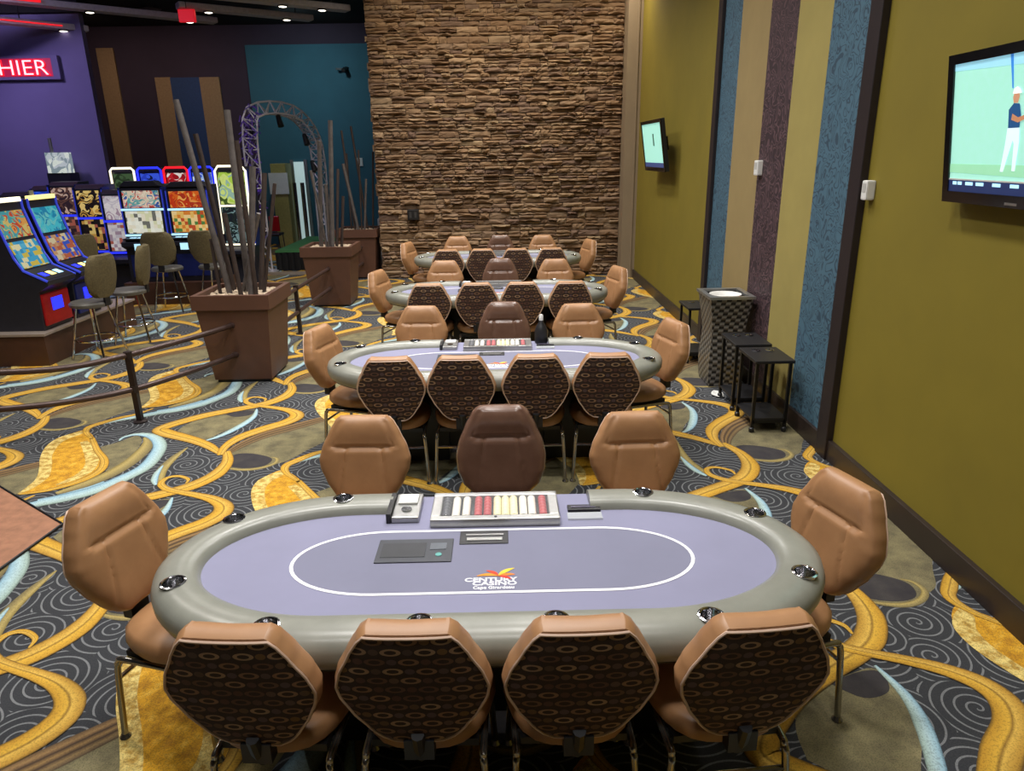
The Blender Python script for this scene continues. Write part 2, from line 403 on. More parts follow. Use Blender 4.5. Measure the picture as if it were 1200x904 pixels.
# walkway corner
wk = [(-2.76, 3.97), (-5.2, 5.77), (-5.6, 3.6), (-2.86, 3.0)]
wk_o = ST(MB().prism(wk, 0, .012).build('floor_walkway', 'walkway')); tag(wk_o, 'corner of brown walkway flooring at the left edge', 'floor')
ed = MB()
for a, b in ((wk[0], wk[1]), (wk[3], wk[0])): ed.tube([(a[0], a[1], .012), (b[0], b[1], .012)], .008, 6)
ed.build('edge_strip', 'black', wk_o)

# ---------------------------------------------------------------- carpet pattern (printed pile, traced once and repeated on its lattice)
def T1(l): return [onz((170+x/5, 430+y/5)) for x, y in l]
def T2(l): return [onz((x/5, 430+y/5)) for x, y in l]
LA = Vector((0.0, 1.735, 0)); LB = Vector((-1.915, .885, 0))
layers = {}
def ribbon(P, W, m, z, flip=False):
    k = max(2, 5); path = smooth_path(P, k); n = len(path)
    ws = []
    for i in range(n):
        t = min(i/k, len(W)-1.0001); a = int(t); ws.append(W[a]+(W[a+1]-W[a])*(t-a))
    L = []; R = []
    for i in range(n):
        t = (path[min(i+1, n-1)]-path[max(i-1, 0)]); t.z = 0; t.normalize(); nn = Vector((-t.y, t.x, 0))
        L.append(path[i]+nn*ws[i]/2); R.append(path[i]-nn*ws[i]/2)
    vs = []; uv = []; fs = []
    for i in range(n):
        vs += [L[i], R[i]]; uv += [(i*.1, 0.0), (i*.1, 1.0)]
    for i in range(n-1): fs.append((2*i+1, 2*i+3, 2*i+2, 2*i))
    layers.setdefault(m, []).append((vs, fs, uv, z))
def blob(P, m, z):
    path = smooth_path(list(P)+[P[0]], 5)[:-1]; n = len(path)
    area = sum(path[i].x*path[(i+1) % n].y-path[(i+1) % n].x*path[i].y for i in range(n))
    if area < 0: path.reverse()
    layers.setdefault(m, []).append((path, [tuple(range(n))], [(0, .5)]*n, z))
ZS = .0006
blob(T1([(190, 375), (260, 330), (400, 285), (560, 262), (650, 255), (630, 300), (560, 340), (450, 385), (340, 430), (250, 400)]), 'c_olive', 1)
blob(T1([(470, 275), (600, 258), (648, 260), (610, 285), (520, 295)]), 'c_dark', 2)
blob(T1([(465, 540), (520, 490), (640, 430), (800, 380), (960, 330), (1080, 290), (1110, 400), (1050, 440), (930, 500), (850, 545), (790, 565), (740, 575), (600, 600), (500, 590)]), 'c_olive', 1)
blob(T1([(475, 548), (520, 518), (600, 508), (700, 522), (745, 545), (700, 580), (600, 595), (500, 585)]), 'c_dark', 2)
ribbon(T1([(470, 592), (530, 603), (610, 605), (700, 590), (765, 565), (775, 540), (740, 530)]), [.015, .03, .04, .04, .035, .03, .01], 'c_tan', 3)
ribbon(T1([(468, 520), (560, 462), (700, 402), (850, 360), (1070, 300)]), [.04, .1, .14, .15, .12], 'c_stripe', 3)
# main ribbons
ribbon(T1([(848, 95), (862, 130), (825, 172), (740, 208), (640, 232), (500, 258), (350, 288), (220, 322), (130, 350), (88, 372), (130, 392), (200, 410), (300, 437), (380, 470), (440, 512)]),
       [.06, .09, .13, .14, .13, .13, .14, .14, .14, .13, .14, .13, .11, .09, .04], 'c_gold', 6)
ribbon(T1([(440, 520), (475, 468), (560, 415), (700, 365), (820, 330), (882, 300), (885, 275), (835, 255), (760, 242), (680, 232), (620, 222), (590, 205), (612, 186), (660, 180), (705, 190), (700, 204)]),
       [.05, .08, .12, .14, .14, .14, .12, .09, .07, .06, .06, .05, .04, .035, .03, .012], 'c_gold', 7)
ribbon(T1([(655, 250), (640, 290), (590, 330), (500, 380), (420, 415), (345, 437)]), [.015, .05, .07, .07, .05, .015], 'c_blue', 5)
ribbon(T1([(250, 474), (180, 525), (112, 590), (85, 640), (85, 690)]), [.01, .06, .08, .08, .05], 'c_tan', 4)
ribbon(T1([(105, 580), (70, 625), (55, 665), (62, 695)]), [.01, .045, .05, .02], 'c_blue', 5)
# gold leaf
blob(T2([(100, 750), (180, 700), (235, 650), (248, 590), (250, 520), (285, 460), (350, 418), (430, 388), (500, 374), (545, 405), (555, 445), (575, 490), (618, 535), (628, 570), (600, 618), (520, 655), (400, 690), (250, 730)]), 'c_leaf', 3)
ribbon(T2([(110, 748), (185, 705), (250, 650), (268, 585), (272, 525), (310, 462), (370, 422), (440, 398), (500, 380)]), [.02, .06, .08, .08, .08, .09, .1, .09, .05], 'c_pale', 4)
ribbon(T2([(490, 440), (525, 490), (540, 560), (500, 620), (420, 662), (330, 695)]), [.05, .09, .09, .09, .07, .02], 'c_pale', 4)
ribbon(T2([(540, 420), (570, 490), (612, 550), (588, 610), (480, 668), (300, 722), (110, 752)]), [.04, .05, .06, .07, .07, .05, .01], 'c_gold', 5)
ribbon(T2([(540, 425), (505, 385), (525, 355), (600, 330), (700, 302), (800, 280), (900, 245)]), [.02, .05, .07, .08, .07, .05, .02], 'c_gold', 5)
# pale blue hook
blob(T2([(590, 470), (700, 440), (800, 405), (830, 440), (780, 510), (700, 570), (620, 620), (640, 570), (610, 520)]), 'c_olive', 1)
ribbon(T2([(330, 745), (500, 690), (640, 632), (760, 562), (840, 492), (868, 442), (850, 415)]), [.05, .12, .13, .12, .11, .08, .03], 'c_tan', 3)
ribbon(T2([(215, 800), (400, 765), (560, 722), (700, 665), (850, 588), (925, 500), (935, 450), (900, 412), (840, 398), (780, 400), (720, 417), (700, 435)]),
       [.13, .14, .14, .13, .12, .11, .1, .09, .07, .05, .03, .015], 'c_blue', 4)
ribbon(T2([(600, 338), (700, 312), (850, 285), (1000, 255), (1200, 205)]), [.01, .07, .1, .12, .13], 'c_blue', 2)
for m, els in layers.items():
    bm = bmesh.new(); ul = bm.loops.layers.uv.new('UVMap')
    for (vs, fs, uv, z) in els:
        for i in range(-8, 14):
            for j in range(-4, 6):
                sh = LA*i+LB*j
                xs = [p.x+sh.x for p in vs]; ys = [p.y+sh.y for p in vs]
                if max(xs) < -7.5 or min(xs) > WX or max(ys) < .6 or min(ys) > 18.5: continue
                nv = [bm.verts.new((p.x+sh.x, p.y+sh.y, z*ZS+.0004*(m == 'c_pale'))) for p in vs]
                for f in fs:
                    try: fc = bm.faces.new([nv[k] for k in f])
                    except ValueError: continue
                    for lp, k in zip(fc.loops, f): lp[ul].uv = uv[k]
    g = bm.verts[:]+bm.edges[:]+bm.faces[:]
    bmesh.ops.bisect_plane(bm, geom=g, plane_co=(WX-.02, 0, 0), plane_no=(1, 0, 0), clear_outer=True)
    bm.normal_update()
    for fc in bm.faces:
        if fc.normal.z < 0: fc.normal_flip()
    me = bpy.data.meshes.new('carpet_pattern'); bm.to_mesh(me); bm.free(); me.materials.append(M[m])
    o = bpy.data.objects.new('carpet_pattern', me); COL.objects.link(o); o.parent = floor; o['kind'] = 'stuff'

# ---------------------------------------------------------------- ledge stone wall
sw = ST(MB().box((-2.14, YB, 0), (2.12, YB+.5, CEIL)).build('wall_stone', 'mortar')); tag(sw, 'stacked ledge-stone accent wall behind the poker tables', 'wall')
rs = random.Random(3)
def stone_mesh(seed):
    r = random.Random(seed); mb = MB(); nx, nz = 5, 4
    fr = [[(i/(nx-1)-.5+(r.uniform(-.05, .05) if 0 < i < nx-1 else r.uniform(-.02, .02)), (-.62 if i in (0, nx-1) or j in (0, nz-1) else -1)+r.uniform(-.2, .2), j/(nz-1)-.5+(r.uniform(-.05, .05) if 0 < j < nz-1 else r.uniform(-.06, .02)*(1 if j else -1))) for i in range(nx)] for j in range(nz)]
    vs = [p for row in fr for p in row]; fs = []
    for j in range(nz-1):
        for i in range(nx-1): fs.append((j*nx+i, j*nx+i+1, (j+1)*nx+i+1, (j+1)*nx+i))
    ring = [i for i in range(nx)]+[j*nx+nx-1 for j in range(1, nz)]+[(nz-1)*nx+i for i in range(nx-2, -1, -1)]+[j*nx for j in range(nz-2, 0, -1)]
    b = len(vs)
    for k in ring: vs.append((vs[k][0], 0.4, vs[k][2]))
    for k in range(len(ring)): fs.append((ring[(k+1) % len(ring)], ring[k], b+k, b+(k+1) % len(ring)))
    mb.add(vs, fs); return mb
SM = [stone_mesh(i) for i in range(14)]; SMesh = [s.mesh('stone', 'stone') for s in SM]
stones = []; z = 0.0
while z < CEIL-.02:
    hrow = rs.choice((.05, .06, .07, .08, .095, .115)); x = -2.19-rs.uniform(0, .03)
    while x < 2.11:
        wd = rs.uniform(.12, .40)*(.8 if hrow < .08 else 1)
        if x+wd > 2.0: wd = 2.12-x
        dp = rs.uniform(.03, .11)
        if hrow > .09 and rs.random() < .5:      # two thin stones in one tall course
            hh = hrow*rs.uniform(.4, .6); stones.append((x, z, wd, hh, dp)); stones.append((x, z+hh, wd, hrow-hh, rs.uniform(.03, .11)))
        else: stones.append((x, z, wd, hrow, dp))
        x += wd
    z += hrow
vis = [s for s in stones if s[1] > .3 and s[1] < 4.5]
vis.sort(key=lambda s: -s[2]*s[3]); top = set(vis[:300]); rest = MB()
for s in stones:
    x, z, wd, hh, dp = s; g = .006; k = rs.randrange(14); zz = min(hh, CEIL-z)
    if zz < .02: continue
    L = (x+wd/2, YB-.001, z+zz/2); S = (wd-g, dp, zz-g)
    if s in top:
        o = bpy.data.objects.new('stone', SMesh[k]); COL.objects.link(o); o.parent = sw; o.location = L; o.scale = S
    else:
        rest.add([(p[0]*S[0]+L[0], p[1]*S[1]+L[1], p[2]*S[2]+L[2]) for p in SM[k].v], SM[k].f)
rest.build('small_stones', 'stone', sw)['kind'] = 'stuff'
# left return of the stone wall
sd = MB(); z = 0
while z < CEIL-.05:
    hh = rs.uniform(.07, .14); sd.box((-2.2-rs.uniform(0, .04), YB+.0, z+.004), (-2.12, YB+.5, min(z+hh, CEIL)-.004)); z += hh
sd.build('return_stones', 'stone', sw)['kind'] = 'stuff'

# unseen ceiling rings added at each lamp
for i, (x, y, p, s, c, aim) in enumerate(DOWN):
    rr = s/2+.03
    o = MB().lathe([(rr, CEIL-.035), (rr+.03, CEIL-.035), (rr+.03, CEIL), (rr, CEIL)], 20, (x, y, 0)).build('unseen_downlight_ring', 'black', ceil_)

# ================================================================ POKER TABLES
X0 = -.066
TY = [2.28, 4.93, 7.62, 10.28]
TN = ['nearest', 'second', 'third', 'farthest']
def outline(hx, hy, s, n=18, off=0.0):
    pts = []; rx = hx-s
    for i in range(n+1):
        a = -PI/2+PI*i/n; pts.append((s+(rx-off)*math.cos(a), (hy-off)*math.sin(a)))
    for i in range(n+1):
        a = PI/2+PI*i/n; pts.append((-s+(rx-off)*math.cos(a), (hy-off)*math.sin(a)))
    return pts
HX, HY, SS, RW, GAP = 1.2, .51, .52, .165, .41
CUPS = [(-.68, -.425), (-.21, -.425), (.21, -.425), (.69, -.425), (1.07, -.2), (1.045, .22), (.64, .42), (-.62, .42), (-1.02, .26), (-1.07, -.18)]
def make_table():
    t = empty('poker_table', (X0, TY[0], 0), 0, 'x', 'table', 'poker tables in a row')
    # wooden deck and black underside
    MB().prism(outline(HX, HY, SS, 18, .03), .66, .735).build('table_deck', 'black', t)
    # outline points starting at the right end of the dealer gap, running clockwise round the near side
    N = 96
    def op(u):   # closed param by arc walk
        return u
    pts = outline(HX, HY, SS, 40)
    # densify and order: start at (GAP, HY) going +x
    P = [(GAP, HY)]
    right = outline(HX, HY, SS, 40)[:41][::-1]     # from top (s,hy) to bottom (s,-hy)
    left = outline(HX, HY, SS, 40)[41:][::-1]      # from bottom-left to top-left
    P += right; P += [(SS-(2*SS)*k/12, -HY) for k in range(1, 12)]; P += left; P.append((-GAP, HY))
    prof = [(0, .742), (.012, .772), (.03, .785), (.06, .791), (.1, .789), (.13, .78), (.155, .762), (.165, .735), (.163, .705), (.152, .68), (.13, .662), (.09, .655), (0, .655)]
    mb = MB(); k = len(P); vs = []
    for i, (x, y) in enumerate(P):
        a = P[max(i-1, 0)]; b = P[min(i+1, k-1)]; tx, ty = b[0]-a[0], b[1]-a[1]; l = math.hypot(tx, ty); nx, ny = -ty/l, tx/l
        if i in (0, k-1): nx, ny = 0, 1
        for o, z in prof: vs.append((x+nx*(o-RW), y+ny*(o-RW), z))
    n = len(prof); fs = []
    for i in range(k-1):
        for j in range(n): fs.append((i*n+j, i*n+(j+1) % n, (i+1)*n+(j+1) % n, (i+1)*n+j))
    fs.append(tuple(range(n))); fs.append(tuple((k-1)*n+j for j in range(n-1, -1, -1)))
    mb.add(vs, fs); rl = mb.build('padded_rail', 'vinyl', t, smooth=True)
    cut = MB()
    for (cx, cy) in CUPS: cut.lathe([(.037, .748), (.037, .85)], 20, (cx, cy, 0))
    co = cut.build('cutter', 'vinyl', t); bpy.context.view_layer.update(); md = rl.modifiers.new('b', 'BOOLEAN'); md.object = co; md.operation = 'DIFFERENCE'; md.solver = 'EXACT'
    me2 = bpy.data.meshes.new_from_object(rl.evaluated_get(bpy.context.evaluated_depsgraph_get())); rl.modifiers.clear(); rl.data = me2
    bpy.data.objects.remove(co)
    # felt: whole playing surface, to the edge in the dealer gap
    ins = outline(HX, HY, SS, 24, RW-.01)
    poly = [p for p in ins]
    fe = MB().prism(poly, .735, .748).box((-GAP, HY-RW-.02, .735), (GAP, HY-.012, .7479)).build('felt', 'felt', t)
    BX, BY, BS = .73, .21, .40
    MB().prism(outline(BX-.006, BY-.006, BS, 24), .747, .7488).build('inner_felt', 'feltin', fe).location = (0.01, -.007, 0)
    ln = MB(); a = outline(BX+.006, BY+.006, BS, 24); b = outline(BX-.007, BY-.007, BS, 24); n = len(a)
    ln.add([(x, y, .7495) for x, y in a]+[(x, y, .7495) for x, y in b], [(i, (i+1) % n, n+(i+1) % n, n+i) for i in range(n)])
    ln.build('betting_line', 'line', fe).location = (0.01, -.007, 0)
    for (cx, cy) in CUPS:
        c = MB().lathe([(.0, .7485), (.0365, .7485), (.0368, .788), (.042, .7885), (.043, .792), (.036, .7935), (.0335, .791), (.0325, .752), (.0, .752)], 20, (cx, cy, 0)).build('cup_holder', 'chrome', t, smooth=True)
    # pedestals
    for sx in (-1, 1):
        MB().box((sx*.55-.2, -.08, 0), (sx*.55+.2, .2, .66)).build('pedestal', 'black', t)
    MB().box((-.4, -.05, .1), (.4, .05, .6)).build('stretcher', 'black', t)
    # set-in dealer equipment
    sp = MB().box((-.422, -.025, .7478), (-.14, .135, .754)).build('shuffler_lid', plain('shuffler_lid', '34373f', .5), t, bevel=.003)
    MB().box((-.405, .005, .753), (-.24, .105, .756)).build('lid_panel', plain('lid_panel', '24262c', .5), sp, bevel=.002)
    MB().box((-.225, .055, .753), (-.165, .1, .756)).build('display', plain('display', '50565f', .4), sp)
    MB().lathe([(.012, .753), (.012, .756), (0, .756)], 12, (-.19, .02, 0)).build('button', plain('button_green', '4f9a94', .4), sp)
    ds = MB().box((-.118, .095, .7478), (.068, .19, .753)).build('drop_slot', 'black', t, bevel=.004)
    MB().box((-.09, .115, .7525), (.045, .135, .7555)).build('slot_bar', 'silver', ds)
    MB().box((-.095, .155, .7525), (.05, .163, .7545)).build('slot_teeth', 'silver', ds)
    # chip tray
    tr = empty('chip_tray', (0, 0, 0)); tr.parent = t
    fr = MB(); x0, x1, y0, y1, zt = -.24, .275, .225, .46, .785
    fr.box((x0, y0, .748), (x1, y0+.035, zt)).box((x0, y1-.03, .748), (x1, y1, zt)).box((x0, y0+.035, .748), (x0+.04, y1-.03, zt)).box((x1-.04, y0+.035, .748), (x1, y1-.03, zt))
    fr.build('tray_frame', 'silver', tr, bevel=.004)
    MB().box((x0+.04, y0+.035, .7478), (x1-.04, y1-.03, .7515)).build('tray_bed', 'black', tr)
    MB().lathe([(.006, zt), (.006, zt+.002), (0, zt+.002)], 10, (.02, y0+.017, 0)).build('lock', 'black', tr)
    # card reader left of tray, chip rack and screen right of it
    rd = MB().box((-.4, .27, .748), (-.29, .48, .775)).build('card_reader', 'silver', t, bevel=.006)
    MB().box((-.385, .38, .774), (-.305, .46, .784)).build('reader_top', 'white', rd, bevel=.004)
    MB().lathe([(.022, .774), (.022, .78), (0, .78)], 14, (-.345, .335, 0)).build('reader_knob', 'chrome', rd)
    MB().box((-.42, .27, .748), (-.402, .46, .79)).build('reader_side', 'black', rd)
    MB().box((.315, .33, .748), (.45, .375, .762)).build('key_pad', 'black', t, bevel=.003)
    MB().box((.33, .345, .761), (.43, .362, .764)).build('key_pad_display', plain('keypad_display', '4a4658', .3), t)
    ac = NT('clear_acrylic'); ac.base((.9, .95, .95, 1)); ac.set(Roughness=.08, Alpha=.35)
    MB().box((.31, .265, .748), (.45, .318, .756)).build('acrylic_card_holder', ac.m, t)
    gl = NT('tray_glass'); gl.base((.95, .97, 1, 1)); gl.set(Roughness=.02, Alpha=.05, Specular_IOR_Level=.15)
    MB().box((x0+.038, y0+.033, .7862), (x1-.038, y1-.028, .789)).build('tray_cover', gl.m, tr)
    # printed logo
    lg = empty('printed_logo', (0, 0, 0)); lg.parent = t
    text_obj('lettering', 'CENTURY', .031, 'line', lg, (.004, -.152, .749), extrude=.0006, sx=1.3, bold=.0008)
    text_obj('lettering', 'CASINO', .031, 'line', lg, (.018, -.175, .749), extrude=.0006, sx=1.35, bold=.0008)
    text_obj('lettering', 'Cape Girardeau', .023, 'line', lg, (.015, -.197, .749), extrude=.0006, sx=.95, bold=.0006)
    for a0, a1, ln_, wd, c in ((178, 150, .075, .018, 'd08a2c'), (140, 110, .055, .016, 'd8452c'), (40, 62, .075, .018, 'e0c03c'), (8, 30, .06, .016, 'd87a2c'), (-22, -2, .05, .014, 'd03a34')):
        mb = MB(); L = []; R = []
        for i in range(9):
            f = i/8; a = math.radians(a0+(a1-a0)*(1-f)); r = ln_*f; h = wd*math.sin(PI*min(1, f*.9+.05))*.5
            cx, cy = r*math.cos(a), r*math.sin(a)*1.0; L.append((cx-h*math.sin(a), cy+h*math.cos(a), .7496)); R.append((cx+h*math.sin(a), cy-h*math.cos(a), .7496))
        mb.add(L+R, [(9+i, 10+i, i+1, i) for i in range(8)])
        mb.build('petal', plain('petal_'+c, c, .8), lg).location = (.03, -.122, .0006)
    return t
tab0 = make_table()
TL = ['nearest grey poker table with lavender felt and printed logo, in the foreground',
      'second grey poker table from the camera, behind the nearest table',
      'third grey poker table from the camera', 'farthest grey poker table, closest to the stone wall']
tables = [tab0]; tab0['label'] = TL[0]
for i in (1, 2, 3): tables.append(copy_tree(tab0, loc=(X0, TY[i], 0), label=TL[i]))
# chips: columns of chips lying in the tray
def chips(ti):
    cols = [(-.181, 'chipgreen', 'black'), (-.142, 'chipwhite', 'white'), (-.1, 'chipwhite', 'white'), (-.052, 'chipred', 'red'), (-.014, 'chipred', 'red'), (.026, 'chipcream', 'cream'), (.0595, 'chipcream', 'cream'), (.093, 'chipcream', 'cream'), (.132, 'chipwhite', 'white'), (.168, 'chipwhite', 'white'), (.212, 'chipred', 'crimson')]
    ords = ['leftmost', 'second', 'third', 'fourth', 'fifth', 'sixth', 'seventh', 'eighth', 'ninth', 'tenth', 'eleventh']
    for k, (x, m, cn) in enumerate(cols):
        mb = MB(); n = 6; y0 = .265; st = .16/n
        for j in range(n):
            b = MB().lathe([(.0155, 0), (.0165, .003), (.0165, st-.003), (.0155, st)], 12)
            mb.add([(p[0]+x+X0, TY[ti]+y0+p[2]+j*st, .7685+p[1]) for p in b.v], b.f)
        o = mb.build('chip_stack', m, smooth=True)
        tag(o, '%s column of %s chips in the chip tray of the %s table' % (ords[k]+(' from left' if k else ''), cn, TN[ti]), 'poker chips', 'chip columns in the trays')
for i in (0, 1): chips(i)
bt = empty('bottle', (.29, TY[1]+.445, .748), 0, 'black spray bottle with pale neck on the second poker table', 'bottle')
MB().lathe([(.0, 0), (.045, 0), (.05, .01), (.05, .1), (.035, .14), (.018, .165), (.016, .18)], 16).build('bottle_body', 'black', bt, smooth=True)
MB().lathe([(.017, .18), (.017, .215), (.012, .225), (0, .225)], 12).build('bottle_neck', 'white', bt, smooth=True)

# ================================================================ CHAIRS
def interp(tab, v):
    for (a, x), (b, y) in zip(tab, tab[1:]):
        if v <= b:
            t = (v-a)/(b-a); t = t*t*(3-2*t)*.35+t*.65; return x+(y-x)*t
    return tab[-1][1]
HW = [(0, .07), (.04, .105), (.13, .14), (.3, .186), (.45, .214), (.54, .22), (.66, .205), (.82, .17), (.95, .138), (1, .112)]
HWD = [(0, .09), (.05, .15), (.15, .195), (.3, .22), (.45, .225), (.6, .21), (.78, .175), (.92, .142), (.97, .125), (1, .10)]
def back_meshes(parent, mat, tab=HW, Hh=.43, fabric=True, th=.036):
    N = 44; Mx = 40
    def grid(front, sc=1.0, off=0.0, v0=0., v1=1.):
        vs = []
        for i in range(N+1):
            v = v0+(v1-v0)*i/N; hw = interp(tab, v)*sc
            for j in range(Mx+1):
                u = -1+2*j/Mx; u = u*(1.25-.25*u*u) if abs(u) < 1 else u
                u = max(-1, min(1, u)); x = u*hw; z = v*Hh
                e = (1-abs(u)**5)*(1-abs(2*v-1)**8)
                if front:
                    y = th*.35+.034*e**.7 if e > 0 else th*.35
                    ax = abs(x)
                    if ax < hw*.74: y -= .013*math.exp(-((v-.665)/.022)**2)*min(1, (hw*.74-ax)/.02)
                    if v > .665 and v < .96: y -= .005*math.exp(-((ax-hw*.8)/.014)**2)+(.008 if ax < hw*.76 else 0)*math.exp(-((v-.7)/.1)**2)
                    if v < .66: y -= .007*math.exp(-((ax-(.085+.075*(.66-v)))/.007)**2)*min(1, v/.1)
                    y += .012*(u*u)        # shallow hug
                else: y = -th-.008*e+.012*(u*u)*0.3+off
                vs.append((x, y, z))
        return vs
    def faces(o, flip):
        fs = []
        for i in range(N):
            for j in range(Mx):
                a = o+i*(Mx+1)+j; q = (a, a+1, a+Mx+2, a+Mx+1); fs.append(q if not flip else q[::-1])
        return fs
    fr = grid(True); bk = grid(False); mb = MB(); n1 = len(fr)
    fs = faces(0, True)+faces(n1, False)
    ring = [j for j in range(Mx)]+[i*(Mx+1)+Mx for i in range(N)]+[N*(Mx+1)+j for j in range(Mx, 0, -1)]+[i*(Mx+1) for i in range(N, 0, -1)]
    # rounded side wall through an outer ring
    vs = fr+bk; o2 = len(vs)
    cx = 0; cz = Hh*.5
    for r in ring:
        a = Vector(fr[r]); b = Vector(bk[r]); m_ = (a+b)/2; d = Vector((m_.x-cx, 0, (m_.z-cz))); d.normalize(); vs.append(tuple(m_+d*.007))
    K = len(ring)
    for k in range(K):
        a, b = ring[k], ring[(k+1) % K]; p, q = o2+k, o2+(k+1) % K
        fs.append((a, b, q, p)); fs.append((p, q, n1+b, n1+a))
    mb.add(vs, fs); sh = mb.build('backrest', mat, parent, smooth=True)
    for p in sh.data.polygons: p.use_smooth = True
    if fabric:
        f = MB(); g = grid(False, .985, -.004, .006, .982); f.add(g, faces(0, False)); fo = f.build('back_fabric', 'fabric', sh, smooth=True)
        rg = [g[k] for k in ring]
        f2 = MB().tube([(x, y-.0005, z) for x, y, z in rg[::2]], .0045, 6, closed=True).build('piping', 'piping', sh, smooth=True)
        tag(fo, 'brown fabric with rows of tan ovals')
    return sh
def seat_mesh(w_, d_, z0, z1, back=.8):
    mb = MB(); N = 20; vs = []; fs = []
    prof = [(.86, z0), (.97, z0+.012), (1.0, z0+.035), (.98, z1-.02), (.9, z1-.004), (.6, z1+.004), (.0, z1)]
    K = 28
    for s, z in prof:
        for k in range(K):
            a = 2*PI*k/K; cx, cy = math.cos(a), math.sin(a); p = 3.2
            r = 1/((abs(cx)**p+abs(cy)**p)**(1/p)); x = cx*r*w_/2*s; y = cy*r*d_/2*s
            if y < 0: x *= 1-(1-back)*(-y/(d_/2))
            vs.append((x, y, z))
    for i in range(len(prof)-1):
        for k in range(K): fs.append((i*K+k, i*K+(k+1) % K, (i+1)*K+(k+1) % K, (i+1)*K+k))
    fs.append(tuple(range(K-1, -1, -1))); mb.add(vs, fs); return mb
def make_chair():
    t = empty('poker_chair', (0, 0, 0), 0, 'x', 'chair')
    b = back_meshes(t, 'tan', Hh=.455); b.location = (0, -.225, .495); b.rotation_euler = (math.radians(12), 0, 0)
    seat_mesh(.44, .44, .395, .478).build('seat', 'tan', t, smooth=True)
    MB().box((-.17, -.16, .365), (.17, .16, .392)).build('seat_pan', 'black', t)
    br = MB().tube(smooth_path([(0, -.12, .375), (0, -.2, .385), (0, -.245, .42), (0, -.268, .47), (0, -.285, .53)], 4), .02, 8).box((-.045, -.278, .43), (.045, -.235, .5))
    br.build('back_bracket', 'black', t)
    for s in (-1, 1):
        x = s*.185
        lf = MB().tube(smooth_path([(x+s*.02, -.215, .012), (x+.004*s, -.2, .3), (x, -.188, .345), (x, -.15, .362), (x, .15, .362), (x, .188, .345), (x+.004*s, .2, .3), (x+s*.02, .215, .012)], 4), .0125, 10).build('leg_frame', 'bronze', t, smooth=True)
        for yy in (-.215, .215):
            MB().lathe([(.02, 0), (.022, .006), (.013, .022), (0, .022)], 12, (x+s*.02, yy, 0)).build('glide', 'bronze', lf, smooth=True)
    for yy, zz in ((-.203, .27), (.203, .27)):
        MB().tube([(-.185, yy, zz), (.185, yy, zz)], .009, 8).build('crossbar', 'chrome', t, smooth=True)
    for s in (-1, 1): MB().tube([(s*.185, -.1, .36), (s*.1, -.1, .375)], .01, 6).build('seat_support', 'black', t)
    return t
def make_dealer():
    t = empty('dealer_chair', (0, 0, 0), 0, 'x', 'chair')
    b = back_meshes(t, 'brown', HWD, .47, False); b.location = (0, -.2, .475); b.rotation_euler = (math.radians(7), 0, 0)
    seat_mesh(.47, .44, .40, .485).build('seat', 'brown', t, smooth=True)
    MB().box((-.04, -.235, .36), (.04, -.2, .6)).box((-.04, -.235, .36), (.04, .1, .4)).build('back_bracket', 'black', t)
    MB().lathe([(.05, .1), (.05, .16), (.03, .17), (.03, .38), (.07, .39), (.07, .4)], 14).build('gas_column', 'black', t, smooth=True)
    for k in range(5):
        a = 2*PI*k/5+.3; c, s = math.cos(a), math.sin(a)
        lg = MB().tube([(0, 0, .13), (c*.15, s*.15, .105), (c*.27, s*.27, .075)], [.03, .024, .018], 8).build('base_arm', 'black', t, smooth=True)
        MB().lathe([(.0, 0), (.02, .0), (.027, .01), (.027, .045), (.012, .055), (.012, .07)], 10, (c*.27, s*.27, 0)).build('caster', 'black', lg, smooth=True)
    return t
ch0 = make_chair(); dl0 = make_dealer(); used = {'c': False, 'd': False}
def place(kind, x, y, rz, label, group):
    src = ch0 if kind == 'c' else dl0
    if used[kind]: return copy_tree(src, loc=(x, y, 0), rz=rz, label=label, group=group)
    used[kind] = True; src.location = (x, y, 0); src.rotation_euler = (0, 0, rz); src['label'] = label; src['group'] = group; return src
ORD = ['leftmost', 'second from left', 'third from left', 'rightmost']
TW = ['the nearest poker table', 'the second poker table', 'the third poker table', 'the farthest poker table']
R = math.radians
JIT = [[(-4, 0, 0), (-1, 0, 0), (1, 0, .0), (5, 0, 0)], [(2, 0, 0), (-2, 0, 0), (1, 0, 0), (-2, 0, 0)], [(0, 0, 0), (2, 0, 0), (-1, 0, 0), (1, 0, 0)], [(0, 0, 0)]*4]
for ti, cy in enumerate(TY):
    for k, dx in enumerate((-.675, -.205, .262, .735)):
        j = JIT[ti][k]
        place('c', X0+dx+j[1], cy-(.32 if ti == 0 else .27)+j[2], R(j[0]), 'patterned-back tan chair, %s on near side of %s' % (ORD[k], TW[ti]), 'poker chairs')
    place('c', X0-(1.18 if ti == 0 else 1.03), cy+(.1 if ti == 0 else .2), R(-90-17), 'tan leather chair at the left end of %s' % TW[ti], 'poker chairs')
    place('c', X0+(1.09 if ti == 0 else 1.06), cy+(.1 if ti == 0 else .2), R(90+17), 'tan leather chair at the right end of %s' % TW[ti], 'poker chairs')
    place('c', X0-.64, cy+.68, R(180-2), 'tan leather chair facing the camera, left of the dealer at %s' % TW[ti], 'poker chairs')
    place('c', X0+.71, cy+.66, R(180+2), 'tan leather chair facing the camera, right of the dealer at %s' % TW[ti], 'poker chairs')
    place('d', X0+.04+(.03 if ti == 1 else 0), cy+.85, R(180), 'dark brown leather dealer chair behind %s' % TW[ti], 'dealer chairs')

